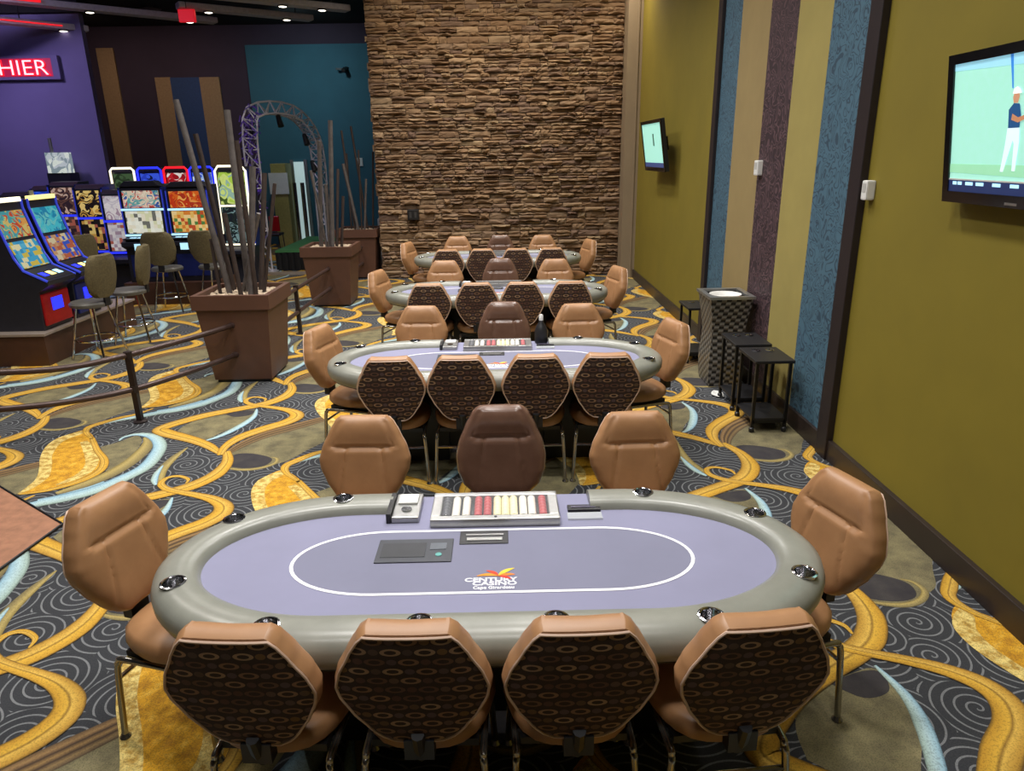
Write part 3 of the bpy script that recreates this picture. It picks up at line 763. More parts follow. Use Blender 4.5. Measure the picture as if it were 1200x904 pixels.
# ================================================================ PLANTERS, POLES AND RAILING
def make_planter():
    t = empty('planter', (0, 0, 0), 0, 'x', 'planter', 'square brown planters')
    hb, ht, Hp = .285, .35, .9
    MB().box((-ht, -ht, .03), (ht, ht, .78), ht-hb).build('planter_body', 'planter', t, bevel=.006)
    MB().box((-hb+.02, -hb+.02, 0), (hb-.02, hb-.02, .035)).build('planter_foot', 'black', t)
    rm = MB(); a, b = .375, .325
    for s in ((-a, -a, a, -b), (-a, b, a, a), (-a, -b, -b, b), (b, -b, a, b)): rm.box((s[0], s[1], .76), (s[2], s[3], .9))
    rm.build('planter_rim', 'planter', t)
    MB().box((-b, -b, .77), (b, b, .845)).build('soil', 'baseboard', t)
    pb = MB(); r = random.Random(5)
    for k in range(260):
        x, y = r.uniform(-.31, .31), r.uniform(-.31, .31); s = r.uniform(.016, .032)
        pb.lathe([(0, -.6*s), (s*.9, -.3*s), (s, .1*s), (s*.6, .6*s), (0, .7*s)], 6, (x, y, .85))
    pb.build('pebbles', 'pebble', t, smooth=True)['kind'] = 'stuff'
    return t
PL = [(-2.63, 7.16), (-2.58, 10.88), (-2.63, 13.42)]
PLN = ['nearest', 'middle', 'farthest']
p0 = make_planter()
for i, (x, y) in enumerate(PL):
    lb = ['nearest square brown planter holding tall poles beside the railing', 'middle square brown planter with tall poles, in front of the stage', 'farthest square brown planter with poles, beside the stone wall'][i]
    if i == 0: p0.location = (x, y, 0); p0['label'] = lb; planter_objs = [p0]
    else: planter_objs.append(copy_tree(p0, loc=(x, y, 0), label=lb))
# poles from pixel tops and bases; base depth inside its planter, top leaning in that plane
POL = [
 [((206, 117), (268, 332), .032, 'pole'), ((229, 157), (274, 334), .028, 'poledark'), ((266, 129), (291, 334), .034, 'pole'), ((277, 165), (299, 336), .026, 'poledark'),
  ((296, 195), (292, 330), .034, 'pole'), ((310, 203), (305, 334), .028, 'poledark'), ((263, 250), (281, 334), .026, 'poledark'), ((247, 280), (257, 334), .02, 'poledark'), ((303, 250), (283, 330), .024, 'pole'), ((322, 215), (308, 331), .02, 'poledark')],
 [((387, 141), (389, 284), .036, 'pole'), ((374, 165), (376, 284), .036, 'pole'), ((382, 216), (386, 284), .03, 'pole'), ((396, 198), (394, 283), .024, 'poledark'), ((402, 230), (400, 284), .024, 'poledark'), ((364, 200), (383, 285), .022, 'pole')],
 [((402, 192), (420, 268), .034, 'pole'), ((400, 153), (416, 268), .02, 'poledark'), ((411, 148), (431, 267), .022, 'poledark'), ((406, 180), (412, 268), .02, 'poledark'), ((429, 210), (427, 267), .022, 'pole'), ((437, 178), (437, 266), .02, 'poledark'), ((420, 176), (424, 268), .018, 'poledark')],
]
ordn = ['leftmost', 'second from left', 'third from left', 'fourth from left', 'fifth from left', 'sixth from left', 'seventh from left', 'eighth from left', 'ninth from left', 'rightmost']
rp = random.Random(11)
for pi, pls in enumerate(POL):
    pls = sorted(pls, key=lambda p: p[0][0]); n = len(pls)
    for k, (tp, bp, r, m) in enumerate(pls):
        yb = PL[pi][1]+rp.uniform(-.2, .2); b = ony(bp, yb); b.x = max(PL[pi][0]-.27, min(PL[pi][0]+.27, b.x)); b.z = .846
        tt = ony(tp, yb+rp.uniform(-.15, .15))
        o = MB().tube([b, tt], r*.88, 12).build('metal_pole', m, smooth=True)
        od = 'rightmost' if k == n-1 else ordn[k]
        tag(o, '%s pole, by its top, standing in the %s planter' % (od, PLN[pi]), 'pole', 'poles in the planters')
def railing(name, paths, posts, label):
    t = empty(name, (posts[0][0], posts[0][1], 0), 0, label, 'railing')
    off = Vector(t.location)
    for P in paths:
        r = MB().tube([Vector(p)-off for p in smooth_path(P, 6)], .025, 10).build('rail', 'rail', t, smooth=True)
        e = Vector(P[0])-off; d = (Vector(P[1])-Vector(P[0])).normalized()
        MB().tube([e+d*-.005, e+d*.06], .03, 10).build('rail_socket', 'rail', r, smooth=True)
    for (x, y, h) in posts:
        p = MB().box((x-.022-off.x, y-.022-off.y, 0), (x+.022-off.x, y+.022-off.y, h)).build('post', 'railpost', t)
        MB().lathe([(.06, 0), (.06, .012), (.03, .02), (0, .02)], 12, (x-off.x, y-off.y, 0)).build('post_foot', 'railpost', p)
        for hz in (.3, .6): MB().lathe([(0, hz-.035), (.034, hz-.03), (.034, hz+.03), (0, hz+.035)], 10, (x-off.x, y-off.y, 0)).build('collar', 'railpost', p)
railing('railing', [[(-2.64, 6.86, .6), (-2.85, 6.35, .6), (-3.15, 5.79, .6), tuple(ony((80, 431), 5.5)), tuple(ony((0, 437), 5.3)), tuple(ony((-90, 440), 5.15))], [(-2.66, 6.86, .3), (-2.85, 6.35, .3), (-3.15, 5.79, .3), tuple(ony((80, 471), 5.5)), tuple(ony((0, 480), 5.3)), tuple(ony((-90, 486), 5.15))]],
        [(-3.15, 5.79, .62), (ony((-80, 440), 5.17).x, 5.17, .6)], 'curved dark two-rail railing left of the nearest planter')
railing('railing', [[(-2.57, 10.56, .58), (-2.6, 8.9, .58), (-2.62, 7.52, .58)], [(-2.57, 10.56, .29), (-2.6, 8.9, .29), (-2.62, 7.52, .29)]], [(-2.6, 8.9, .6)], 'dark two-rail railing between the nearest and middle planters')
railing('railing', [[(-2.56, 13.1, .58), (-2.57, 11.22, .58)], [(-2.56, 13.1, .29), (-2.57, 11.22, .29)]], [(-2.565, 12.1, .6)], 'dark two-rail railing between the middle and farthest planters')

# ================================================================ RIGHT WALL THINGS
def tv(loc, rot, w_, h_, label):
    t = empty('television', loc, 0, label, 'television'); t.rotation_euler = rot; b = .045
    MB().box((-w_/2, -.0, -h_/2), (w_/2, .05, h_/2)).build('housing', 'black', t, bevel=.006)
    bz = MB()
    for a in ((-w_/2, -h_/2, w_/2, -h_/2+b*1.2), (-w_/2, h_/2-b, w_/2, h_/2), (-w_/2, -h_/2+b*1.2, -w_/2+b, h_/2-b), (w_/2-b, -h_/2+b*1.2, w_/2, h_/2-b)): bz.box((a[0], -.012, a[1]), (a[2], 0.001, a[3]))
    bz.build('bezel', plain('gloss_black', '0c0c0e', .15), t)
    return t
GREEN = glow('golf_green_screen', '98d4c2', .8)
tv1 = tv((2.244, 3.13, 2.232), (.119, 0, -PI/2), 1.24, .69, 'large black wall television showing a golfer, at the right edge')
w_, h_ = 1.24, .69
ps = MB().box((-w_/2+.045, -.003, -h_/2+.05), (w_/2-.045, .0005, h_/2-.045)).build('screen', GREEN, tv1)
MB().quad((-.575, -.0045, -.16), (.575, -.0045, -.16), (.575, -.0045, -.225), (-.575, -.0045, -.2)).build('grass_strip', glow('grass_strip', '8cc8a2', .8), ps)
MB().quad((-.575, -.0045, .3), (.575, -.0045, .3), (.575, -.0045, .23), (-.575, -.0045, .27)).build('water_strip', glow('water_strip', '92cce0', .8), ps)
MB().box((-.575, -.006, -.295), (.575, -.004, -.235)).build('score_bar', glow('score_bar', '22305a', .6), ps)
MB().box((-.575, -.007, -.236), (.575, -.004, -.229)).build('score_line', 'white', ps)
for i, x in enumerate((-.54, -.5, -.44, -.36, -.24, -.12, 0.0, .12)): MB().box((x, -.008, -.258), (x+(.03 if i < 2 else .055), -.006, -.243)).build('score_text', 'cyanglow', ps)
MB().quad((-.185, -.005, .3), (-.165, -.005, .3), (-.15, -.005, .16), (-.158, -.005, .16)).build('flag_pole', glow('flag_blue', '3a86d8', .6), ps)
# golfer picture on the screen (flat picture)
gx = -.13
def pic(nm, pts, c, z=-.006): MB().quad(*[(gx+a*.85, z, (b+.19)*.85-.19) for a, b in pts]).build(nm, glow('pic_'+nm, c, .75), ps)
pic('trousers', [(-.045, .03), (.045, .03), (.05, -.04), (.035, -.185), (.01, -.185), (.012, -.05), (.002, -.03), (-.02, -.09), (-.055, -.19), (-.08, -.19), (-.055, -.06)], 'cfe4ea')
pic('shirt', [(-.04, .03), (.045, .03), (.05, .09), (.035, .145), (-.01, .15), (-.045, .12)], '1e4a78', -.0065)
pic('forearm', [(-.02, .07), (.03, .055), (.1, .075), (.1, .095), (.03, .08), (-.015, .1)], 'b07a58', -.007)
pic('face', [(-.012, .15), (.02, .15), (.03, .18), (.025, .205), (-.008, .205), (-.02, .18)], 'b8866a', -.0065)
pic('cap', [(-.022, .195), (.045, .195), (.03, .215), (.01, .228), (-.015, .22)], 'eef2f0', -.007)
MB().box((-.14, -.0135, -.333), (-.06, -.0115, -.322)).build('maker_plate', 'silver', tv1)
MB().box((-.1, .05, -.1), (.1, .1, .12)).build('wall_bracket', 'blackmetal', tv1)
tv2 = tv((2.13, 10.43, 2.23), (.14, 0, R(-84)), 1.24, .68, 'black wall television with green picture near the stone wall')
tv2.rotation_euler = (.15, 0, R(-89))
s2 = MB().box((-.575, -.003, -.28), (.575, .0005, .295)).build('screen', glow('green_picture', 'a0dccc', .75), tv2)
MB().box((-.575, -.006, -.285), (.575, -.003, -.225)).build('score_bar', glow('score_bar2', '3a4878', .6), s2)
MB().box((.05, -.006, .0), (.12, -.003, .16)).build('figure', glow('figure', '4a6a60', .5), s2)
MB().box((-.05, .05, -.08), (.2, .17, .1)).build('wall_bracket', 'blackmetal', tv2)
def wallunit(y, z, hh, dd, label):
    t = empty('wall_sensor', (WX-.012, y, z), 0, label, 'wall sensor')
    MB().box((-.045, -dd/2, -hh/2), (.012, dd/2, hh/2)).build('sensor_body', 'white', t, bevel=.01)
    MB().box((-.047, -dd*.3, -hh*.1), (-.043, dd*.3, hh*.35)).build('sensor_face', plain('sensor_face', 'b8b8b4', .4), t)
wallunit(4.64, 1.9, .12, .07, 'white sensor box on the olive wall next to the dark trim')
wallunit(6.68, 2.0, .13, .1, 'white control box on the plum patterned wall band')
ol = empty('wall_outlet', tuple(ony((484, 252), 13.06)), 0, 'small black outlet box on the stone wall', 'outlet')
MB().box((-.1, -.01, -.09), (.1, .12, .09)).build('outlet_box', 'black', ol, bevel=.01)
for s in (-1, 1): MB().box((s*.045-.02, -.014, -.05), (s*.045+.02, -.009, .05)).build('socket', plain('socket_face', '3a3a3a', .4), ol)
# litter bin
bn = empty('litter_bin', (2.1, 6.62, 0), 0, 'silver woven litter bin with flared top against the plum wall band', 'litter bin')
prof = [(.15, 0), (.16, .1), (.165, .25), (.155, .4), (.15, .5), (.16, .62), (.18, .75), (.195, .86)]
mb = MB(); vs = []
for s, z in prof: vs += [(-s, -s*1.15, z), (s, -s*1.15, z), (s, s*1.15, z), (-s, s*1.15, z)]
mb.add(vs, [(i*4+j, i*4+(j+1) % 4, i*4+4+(j+1) % 4, i*4+4+j) for i in range(len(prof)-1) for j in range(4)]+[(3, 2, 1, 0)])
mb.build('bin_body', 'weave', bn)
rm = MB()
for a in ((-.21, -.24, .21, -.19), (-.21, .19, .21, .24), (-.21, -.19, -.165, .19), (.165, -.19, .21, .19)): rm.box((a[0], a[1], .855), (a[2], a[3], .88))
rm.build('bin_rim', 'silver', bn)
MB().box((-.165, -.19, .80), (.165, .19, .81)).build('bin_well', 'black', bn)
ln_ = MB().lathe([(0, .812), (.1, .815), (.14, .83), (.15, .868), (.135, .865), (.11, .835), (0, .828)], 14).build('bin_liner', 'white', bn, smooth=True)
# drink tables
def drink_table(x, y, label, rz=0):
    t = empty('side_table', (x, y, 0), rz, label, 'side table', 'black side tables along the wall')
    MB().box((-.155, -.21, .575), (.155, .21, .6)).build('table_top', 'black', t, bevel=.006)
    for cx in (-.05, .06): MB().lathe([(.035, .6), (.037, .606), (.03, .606), (.03, .601), (0, .601)], 14, (cx, .1, 0)).build('cup_ring', 'chrome', t)
    for sx in (-1, 1):
        for sy in (-1, 1):
            l = MB().box((sx*.13-.012, sy*.18-.012, .045), (sx*.13+.012, sy*.18+.012, .578)).build('leg', 'blackmetal', t)
            MB().lathe([(0, 0), (.015, 0), (.022, .012), (.022, .035), (.01, .046)], 10, (sx*.13, sy*.18, 0)).build('caster', 'black', l)
    for sy in (-1, 1): MB().box((-.13, sy*.18-.012, .08), (.13, sy*.18+.012, .105)).build('stretcher', 'blackmetal', t)
    MB().box((-.14, -.19, .105), (.14, .19, .12)).build('lower_shelf', 'black', t)
drink_table(2.1, 5.46, 'black side table nearest the camera beside the baseboard')
drink_table(2.1, 5.96, 'black side table between the woven bin and another side table')
drink_table(2.08, 7.45, 'black side table beyond the woven bin')
sc = onz((846, 461)); mb = MB(); r_ = random.Random(2)
mb.lathe([(0, .002), (.05, .002), (.06, .012), (.035, .022), (0, .018)], 7)
mb.v = [(x+r_.uniform(-.012, .012), y*1.6+r_.uniform(-.02, .02), max(.001, z+r_.uniform(-.004, .004))) for x, y, z in mb.v]
pp = tag(mb.build('paper_scrap', 'white'), 'crumpled white paper scrap on the carpet beside the woven bin', 'paper'); pp.location = (sc.x-.06, sc.y-.05, 0)

# ================================================================ SLOT AREA
def stool(x, y, rz, label):
    t = empty('slot_stool', (x, y, 0), rz, label, 'stool', 'slot machine stools')
    mb = MB(); tab = [(0, .1), (.12, .165), (.45, .205), (.75, .195), (.94, .165), (1, .125)]; N = 14; vs = []
    for side, yy in ((0, .025), (1, -.03)):
        for i in range(N+1):
            hw = interp(tab, i/N)
            for u in (-1, -.8, 0, .8, 1): vs.append((u*hw, yy*(1 if abs(u) < 1 else .3)-.0+.03*u*u, i/N*.42))
    fs = []
    for s in (0, 1):
        for i in range(N):
            for j in range(4):
                a = s*(N+1)*5+i*5+j; q = (a, a+1, a+6, a+5); fs.append(q if s else q[::-1])
    ring = [0, 1, 2, 3]+[i*5+4 for i in range(N)]+[N*5+j for j in (4, 3, 2, 1)]+[i*5 for i in range(N, 0, -1)]
    o = (N+1)*5
    for k in range(len(ring)): a, b = ring[k], ring[(k+1) % len(ring)]; fs.append((a, b, b+o, a+o))
    b = mb.add(vs, fs).build('backrest', 'stoolcloth', t, smooth=True); b.location = (0, -.2, .70); b.rotation_euler = (R(8), 0, 0); b.scale = (1.18, 1.2, 1.12)
    MB().lathe([(0, .58), (.17, .585), (.215, .6), (.22, .63), (.2, .65), (0, .655)], 20).build('seat', 'stoolseat', t, smooth=True)
    MB().box((-.04, -.225, .6), (.04, -.2, .8)).build('back_bracket', 'black', t)
    for sx in (-1, 1):
        for sy in (-1, 1): MB().tube([(sx*.11, sy*.11, .59), (sx*.2, sy*.2, 0)], .013, 8).build('leg', 'chrome', t, smooth=True)
    MB().tube([(.175*math.cos(2*PI*k/20)*1.28, .175*math.sin(2*PI*k/20)*1.28, .22) for k in range(20)], .011, 8, closed=True).build('foot_ring', 'chrome', t, smooth=True)
    return t
# platforms
pf = ST(MB().box((-8.0, 7.62, 0), (-5.02, 9.6, .34)).build('platform_slots', 'base_brown')); tag(pf, 'low brown platform under the slanted slot machines', 'platform')
MB().box((-8.02, 7.6, .34), (-5.0, 9.62, .365)).build('platform_edge', 'edge_light', pf)
pf2 = ST(MB().box((-6.3, 11.0, 0), (-4.2, 12.0, .3)).build('platform_slots', 'base_brown')) if False else None
def slot_slant(x, y, label, c_top, scr1, scr2, accent):
    # faces +x ; local front is +y, rotated by -90 deg
    t = empty('slot_machine', (x, y, .365), R(-90), label, 'slot machine', 'slanted slot machines')
    w2 = .265
    pf_ = [(-.32, 0), (.2, 0), (.22, .42), (.34, .5), (.35, .55), (.1, .66), (-.02, .98), (-.1, 1.3), (-.1, 1.38), (-.32, 1.38)]
    MB().prism(pf_, -w2, w2, 'x').build('cabinet', 'slotbody', t, bevel=.006)
    for s in (-1, 1):
        MB().tube([(s*w2, a, b) for a, b in smooth_path([Vector((.36, .54, 0)), Vector((.12, .67, 0)), Vector((0.0, .98, 0)), Vector((-.08, 1.3, 0)), Vector((-.08, 1.4, 0))], 4) for a, b in [(a, b)]] if False else [(s*w2, .345, .545), (s*w2, .11, .665), (s*w2, .04, .8), (s*w2, -.01, .98), (s*w2, -.09, 1.3), (s*w2, -.09, 1.39)], .014, 6).build('side_trim', 'blueedge', t)
    def face(nm, a, b, m, ins=.03, d=.006, par=t):
        A, B = Vector((0, a[0], a[1])), Vector((0, b[0], b[1])); nn = (B-A).cross(Vector((1, 0, 0))).normalized()
        if nn.y < 0: nn = -nn
        A2, B2 = A.lerp(B, .06)+nn*.001, A.lerp(B, .94)+nn*.001; X = Vector((w2-ins, 0, 0)); e = nn*d
        return MB().add([A2-X, A2+X, B2+X, B2-X, A2-X+e, A2+X+e, B2+X+e, B2-X+e], [(0, 1, 2, 3), (4, 5, 6, 7), (0, 1, 5, 4), (1, 2, 6, 5), (2, 3, 7, 6), (3, 0, 4, 7)]).build(nm, m, par)
    face('lower_screen', (.1, .66), (-.02, .98), scr2); face('upper_screen', (-.02, .98), (-.1, 1.3), scr1)
    dk = face('button_deck', (.34, .55), (.1, .66), 'black', .01)
    for i, xx in enumerate((-.13, 0, .13)):
        b = MB().box((xx-.045, .2, 0), (xx+.045, .29, .012)).build('button', ('cyanglow', 'yelglow', 'blueglow')[i], dk); b.location = (0, 0, .615); b.rotation_euler = (R(-22), 0, 0)
        b.location = (0, .0, .69)
    MB().box((-w2+.01, -.12, 1.37), (w2-.01, -.08, 1.42)).build('top_light', c_top, t, bevel=.008)
    MB().box((-w2+.02, .205, .05), (w2-.02, .235, .4)).build('belly_panel', accent, t, bevel=.01)
    MB().box((-.1, .23, .2), (.1, .242, .34)).build('belly_badge', 'blueglow', t)
    MB().tube([(0, -.2, 1.38), (0, -.2, 1.47)], .03, 8).build('candle_light', 'silver', t)
    return t
slot_slant(-5.28, 8.02, 'slanted slot machine with red belly panel, nearest of the left pair', 'whiteglow', screen('slot_a_top', ['c84a30', 'e0a050', '4aa0a8', '70b8a0', 'd8c070'], .6, 12), screen('slot_a_low', ['3a98c8', 'd8c050', '40a8d0', 'e8e0b0', '58b8d8'], .6, 14, 1), 'red')
slot_slant(-5.28, 8.66, 'slanted slot machine with aqua upper screen, behind the nearest one', 'yelglow', screen('slot_b_top', ['30a8c0', '48c0d0', '2088b0', '70c8c8'], .6, 10), screen('slot_b_low', ['c89a70', 'b86040', '3858c0', 'd8c8a0', 'c08060'], .6, 14, 1), 'slotblue')
def slot_upright(x, y, z, rz, label, s1, s2, trim, hh=1.45, w_=.62, group='upright slot machines', top='slotbody', detail=True):
    t = empty('slot_machine', (x, y, z), rz, label, 'slot machine', group); w2 = w_/2
    MB().prism([(-.3, 0), (.22, 0), (.22, .5), (.34, .56), (.34, .62), (.15, .68), (.12, hh-.06), (.02, hh), (-.3, hh)], -w2, w2, 'x').build('cabinet', 'slotbody', t, bevel=.006)
    zs = .74; zm = zs+(hh-zs)*.5
    MB().box((-w2+.05, .13, zs), (w2-.05, .155, zm-.03)).build('lower_screen', s2, t)
    MB().box((-w2+.05, .13, zm+.02), (w2-.05, .155, hh-.09)).build('upper_screen', s1, t)
    for zz in (zs-.045, zm-.022): MB().box((-w2, .12, zz), (w2, .17, zz+.03)).build('light_strip', trim, t, bevel=.006)
    for s in (-1, 1): MB().box((s*w2-.012, -.1, .68), (s*w2+.012, .14, hh-.04)).build('side_panel', 'slotblue', t); MB().box((s*w2-.008, .13, .72), (s*w2+.008, .15, hh-.08)).build('side_light', 'blueedge', t)
    if detail:
        dk = MB().box((-w2+.03, .18, .655), (w2-.03, .33, .675)).build('button_deck', 'black', t); dk.rotation_euler = (0, 0, 0)
        for k in range(4): MB().box((-.2+k*.11, .21, .674), (-.12+k*.11, .27, .684)).build('button', 'cyanglow', dk)
        MB().box((-.12, .345, .5), (.12, .352, .6)).build('card_panel', 'cyanglow', t)
        MB().prism([(-w2, hh-.03), (w2, hh-.03), (w2*.7, hh+.05), (-w2*.7, hh+.05)], -.05, .13, 'y').build('header', top, t, bevel=.008)
        MB().box((-w2+.06, .22, .08), (w2-.06, .235, .42)).build('belly_panel', 'blueglow' if detail == 2 else 'slotblue', t)
    return t
slot_upright(-5.46, 11.35, .34, PI, 'upright slot machine with white reel screen, left of the two facing the aisle', screen('slot_c_top', ['d8c8b0', 'c04038', '3858a0', 'e8d8c0', '60a0a0', 'e0b0a0'], .65, 13), screen('slot_c_low', ['e8e8d8', 'f0f0e0', 'd8d8b0', '707068', 'e8e0c8'], .65, 12, 1), 'cyanglow', 1.46, .64)
slot_upright(-4.79, 11.4, .34, PI, 'upright slot machine with orange screens beside the white reel machine', screen('slot_d_top', ['d86018', 'c03810', 'e89040', 'f0a850', 'a83018'], .65, 11), screen('slot_d_low', ['e8b860', 'd88030', 'f0d090', 'c05028', '508040'], .65, 13, 1), 'cyanglow', 1.44, .62, detail=True)
pfo = ST(MB().box((-5.85, 11.02, 0), (-4.4, 11.75, .34)).build('platform_uprights', 'base_brown')); tag(pfo, 'brown platform under the two upright slot machines', 'platform')
# back rows
FARX = [(-6.5, 13.0, 'whiteglow', ['203018', '405838', '304028'], 'white-lit'), (-6.04, 13.0, 'blueglow', ['2840c0', '3858e0', '101840'], 'blue-lit'), (-5.59, 13.0, 'redglow', ['c02028', 'e8e0d8', '981018', 'e0b0a0'], 'red-lit'), (-5.15, 13.0, 'blueglow', ['c8d8f0', '3858d0', 'a0c0f0'], 'pale blue')]
for k, (x, y, tr, cs, nm) in enumerate(FARX):
    t = slot_upright(x, y, 0, PI, 'tall slot machine with %s topper in the far row' % nm, screen('slot_far_%d' % k, cs, .7, 9), screen('slot_farlow_%d' % k, cs[::-1], .6, 12, 1), tr, 2.02, .42, 'tall slot machines in the far row', detail=False)
    fr = MB(); w2 = .2
    fr.tube([(-w2, .16, 1.6), (-w2, .16, 1.98), (-w2+.04, .16, 2.02), (w2-.04, .16, 2.02), (w2, .16, 1.98), (w2, .16, 1.6)], .02, 8).build('topper_frame', tr, t)
t = slot_upright(-4.62, 12.9, 0, PI, 'tall slot machine with green screen and curved white light frame', screen('slot_green', ['a8c848', 'c8d878', '405820', '90b0a0'], .75, 8), screen('slot_green_low', ['203028', '80a0a0', '182028'], .5, 12), 'whiteglow', 2.02, .55, 'tall slot machines in the far row', detail=False)
MB().tube([(-.24, .16, .9), (-.26, .16, 1.95), (-.2, .16, 2.03), (.2, .16, 2.03), (.26, .16, 1.95), (.26, .17, .9)], .02, 8).build('topper_frame', 'whiteglow', t)
LR = [(-7.85, 12.9, ['2048d0', '3060e8', '1838b0'], 1.75, 'blue screen'), (-7.36, 12.6, ['604038', 'c8a898', '302028'], 1.82, 'portrait screen'), (-6.72, 12.2, ['201818', 'c89848', 'e8c878', '181010'], 1.78, 'gold fan screen'), (-8.4, 12.9, ['203828', '406848', '182018'], 1.65, 'dim green screen'), (-6.2, 12.0, ['c8c0c8', 'a890a0', 'e0d8d8'], 1.7, 'pale screen')]
for k, (x, y, cs, hh, nm) in enumerate(LR):
    slot_upright(x, y, .0, PI, 'slot machine with %s against the purple wall' % nm, screen('slot_l_%d' % k, cs, .6, 10), screen('slot_ll_%d' % k, cs[::-1]+['b06050'], .5, 13, 1), 'blueglow', hh, .46, 'slot machines against the purple wall', detail=False)
# tall wheel-topped display behind
dp = empty('game_topper', (-7.95, 13.6, 0), 0, 'tall silver game topper rising above the slot machines', 'game topper')
MB().box((-.2, -.15, 0), (.2, .15, 1.95)).build('topper_cabinet', 'slotbody', dp)
MB().box((-.16, -.17, 1.95), (.16, .1, 2.3)).build('topper_screen', screen('topper_screen', ['c8d0d8', '90a0a8', 'e8f0e8'], .6, 9), dp)
MB().tube([(-.12, 0, 2.3), (-.12, 0, 2.55)], .03, 8).build('topper_candle', 'silver', dp)
stool(-4.66, 8.0, R(80), 'olive stool at the nearest slanted slot machine')
stool(-4.6, 8.75, R(100), 'olive stool turned sideways at the second slanted slot machine')
stool(-4.95, 10.6, R(4), 'olive stool in front of the white reel slot machine')
stool(-4.32, 10.75, R(-6), 'olive stool in front of the orange slot machine, behind the poles')
stool(-6.1, 10.3, R(60), 'pale stool between the slanted and upright slot machines')

# cashier sign
sg = empty('cashier_sign', (-9.1, 13.97, 3.745), 0, 'lit red CASHIER sign on the purple wall', 'sign')
MB().box((-1.25, -.06, -.2), (1.27, .03, .2)).build('sign_panel', 'purplewall', sg, bevel=.01)
bg = MB().box((-1.18, -.064, -.15), (1.15, -.058, .15)).build('sign_glow', glow('sign_red_glow', 'b0204a', .45), sg)
text_obj('letters', 'CASHIER', .36, 'redglow', sg, (1.1, -.075, -.125), (PI/2, 0, 0), .012, 'RIGHT', 1.2, .008)
text_obj('letter_faces', 'CASHIER', .36, 'pinkglow', sg, (1.1, -.09, -.125), (PI/2, 0, 0), .002, 'RIGHT', 1.2, -.004)

# arch of truss
A, B = Vector((-4.72, 14.2, 0)), Vector((-3.72, 15.4, 0)); ax = (B-A).normalized(); sp = (B-A).length; ay = Vector((-ax.y, ax.x, 0))
ar = empty('truss_arch', A, 0, 'aluminium truss archway wrapped in purple tinsel beside the stage', 'arch')
pth = [(0, 0), (0, .8), (0, 1.6), (0, 2.3), (.03, 2.65), (.12, 2.95), (sp*.35, 3.05), (sp*.65, 3.0), (sp-.25, 2.8), (sp-.06, 2.5), (sp, 2.1), (sp, 1.6), (sp, .8), (sp, 0)]
pth = smooth_path([Vector((a, b, 0)) for a, b in pth], 2); n = len(pth); chord = [[], [], []]
for i, p in enumerate(pth):
    tg = pth[min(i+1, n-1)]-pth[max(i-1, 0)]; tg.normalize(); nm = Vector((-tg.y, tg.x, 0))
    c = ax*p.x+Vector((0, 0, p.y)); o2 = ax*nm.x+Vector((0, 0, nm.y))
    chord[0].append(c+o2*.13); chord[1].append(c-o2*.09+ay*.13); chord[2].append(c-o2*.09-ay*.13)
for c in chord: MB().tube(c, .018, 8).build('chord', 'truss', ar, smooth=True)
lt = MB()
for i in range(n-1):
    for a, b in ((0, 1), (1, 2), (2, 0)):
        lt.tube([chord[a][i], chord[b][i+1]], .012, 5); lt.tube([chord[b][i], chord[a][i]], .01, 5)
lt.build('lattice', 'truss', ar)
fz = MB(); rr = random.Random(4)
for k in range(240):
    i = rr.randrange(2, 11); c = (chord[0][i]+chord[1][i]+chord[2][i])/3+Vector((rr.uniform(-.15, .15), rr.uniform(-.15, .15), rr.uniform(-.15, .15)))
    d = Vector((rr.uniform(-1, 1), rr.uniform(-1, 1), rr.uniform(-1, 1))).normalized()*.06; e = d.orthogonal().normalized()*.012
    fz.quad(c-d-e, c-d+e, c+d+e, c+d-e)
fz.build('tinsel', 'purplefuzz', ar)['kind'] = 'stuff'
for i in (9, 13, 17, 20):
    c = chord[1][i]; MB().tube([c+Vector((0, 0, -.02)), c+Vector((.06, -.08, -.22))], [.045, .06], 10).build('spotlight', 'black', ar)
for c, nm in ((A, 'foot'), (B, 'foot')): MB().box((c.x-A.x-.25, c.y-A.y-.25, 0), (c.x-A.x+.25, c.y-A.y+.25, .02)).build('foot_plate', 'truss', ar)
# stage
stg = empty('stage', (-3.9, 15.6, 0), 0, 'low stage with green carpet top and black skirt behind the planter', 'stage')
MB().box((-.6, -1.3, .36), (1.4, 1.3, .4)).build('stage_top', 'green', stg)
sk = MB(); 
for k in range(16): sk.tube([(-.56+k*.125, -1.24, 0), (-.56+k*.125, -1.24, .36)], .07, 6)
sk.box((-.58, -1.2, 0), (1.38, 1.2, .36)); sk.build('skirt', 'skirt', stg)
bsx = MB().box((-5.3, 13.75, 0), (-3.5, 13.87, .05)).build('floor_strip', 'edge_light'); tag(bsx, 'pale metal floor strip in front of the stage', 'floor strip')
# far doorway group
def far(px0, px1, y, d, nm, m, label, cat, z0=None):
    a, b = ony(px0, y), ony(px1, y); lo = 0 if z0 is None else min(a.z, b.z)
    return (min(a.x, b.x), max(a.x, b.x), lo, max(a.z, b.z))
x0, x1, z0, z1 = far((316, 192), (342, 268), 18.2, .4, '', '', '', '')
fc = empty('service_cabinet', ((x0+x1)/2, 18.4, 0), 0, 'olive service cabinet with a white notice, far behind the arch', 'cabinet')
MB().box((-(x1-x0)/2, -.2, 0), ((x1-x0)/2, .3, z1)).build('cabinet_body', 'oliveunit', fc, bevel=.01)
MB().box((-.24, -.23, 1.3), (.22, -.2, 1.8)).build('notice', 'white', fc)
x0, x1, z0, z1 = far((338, 190), (362, 268), 18.6, .4, '', '', '', '')
dr = ST(empty('door_1', ((x0+x1)/2, 18.93, 0), 0, 'bright pale doorway in the teal wall', 'door'))
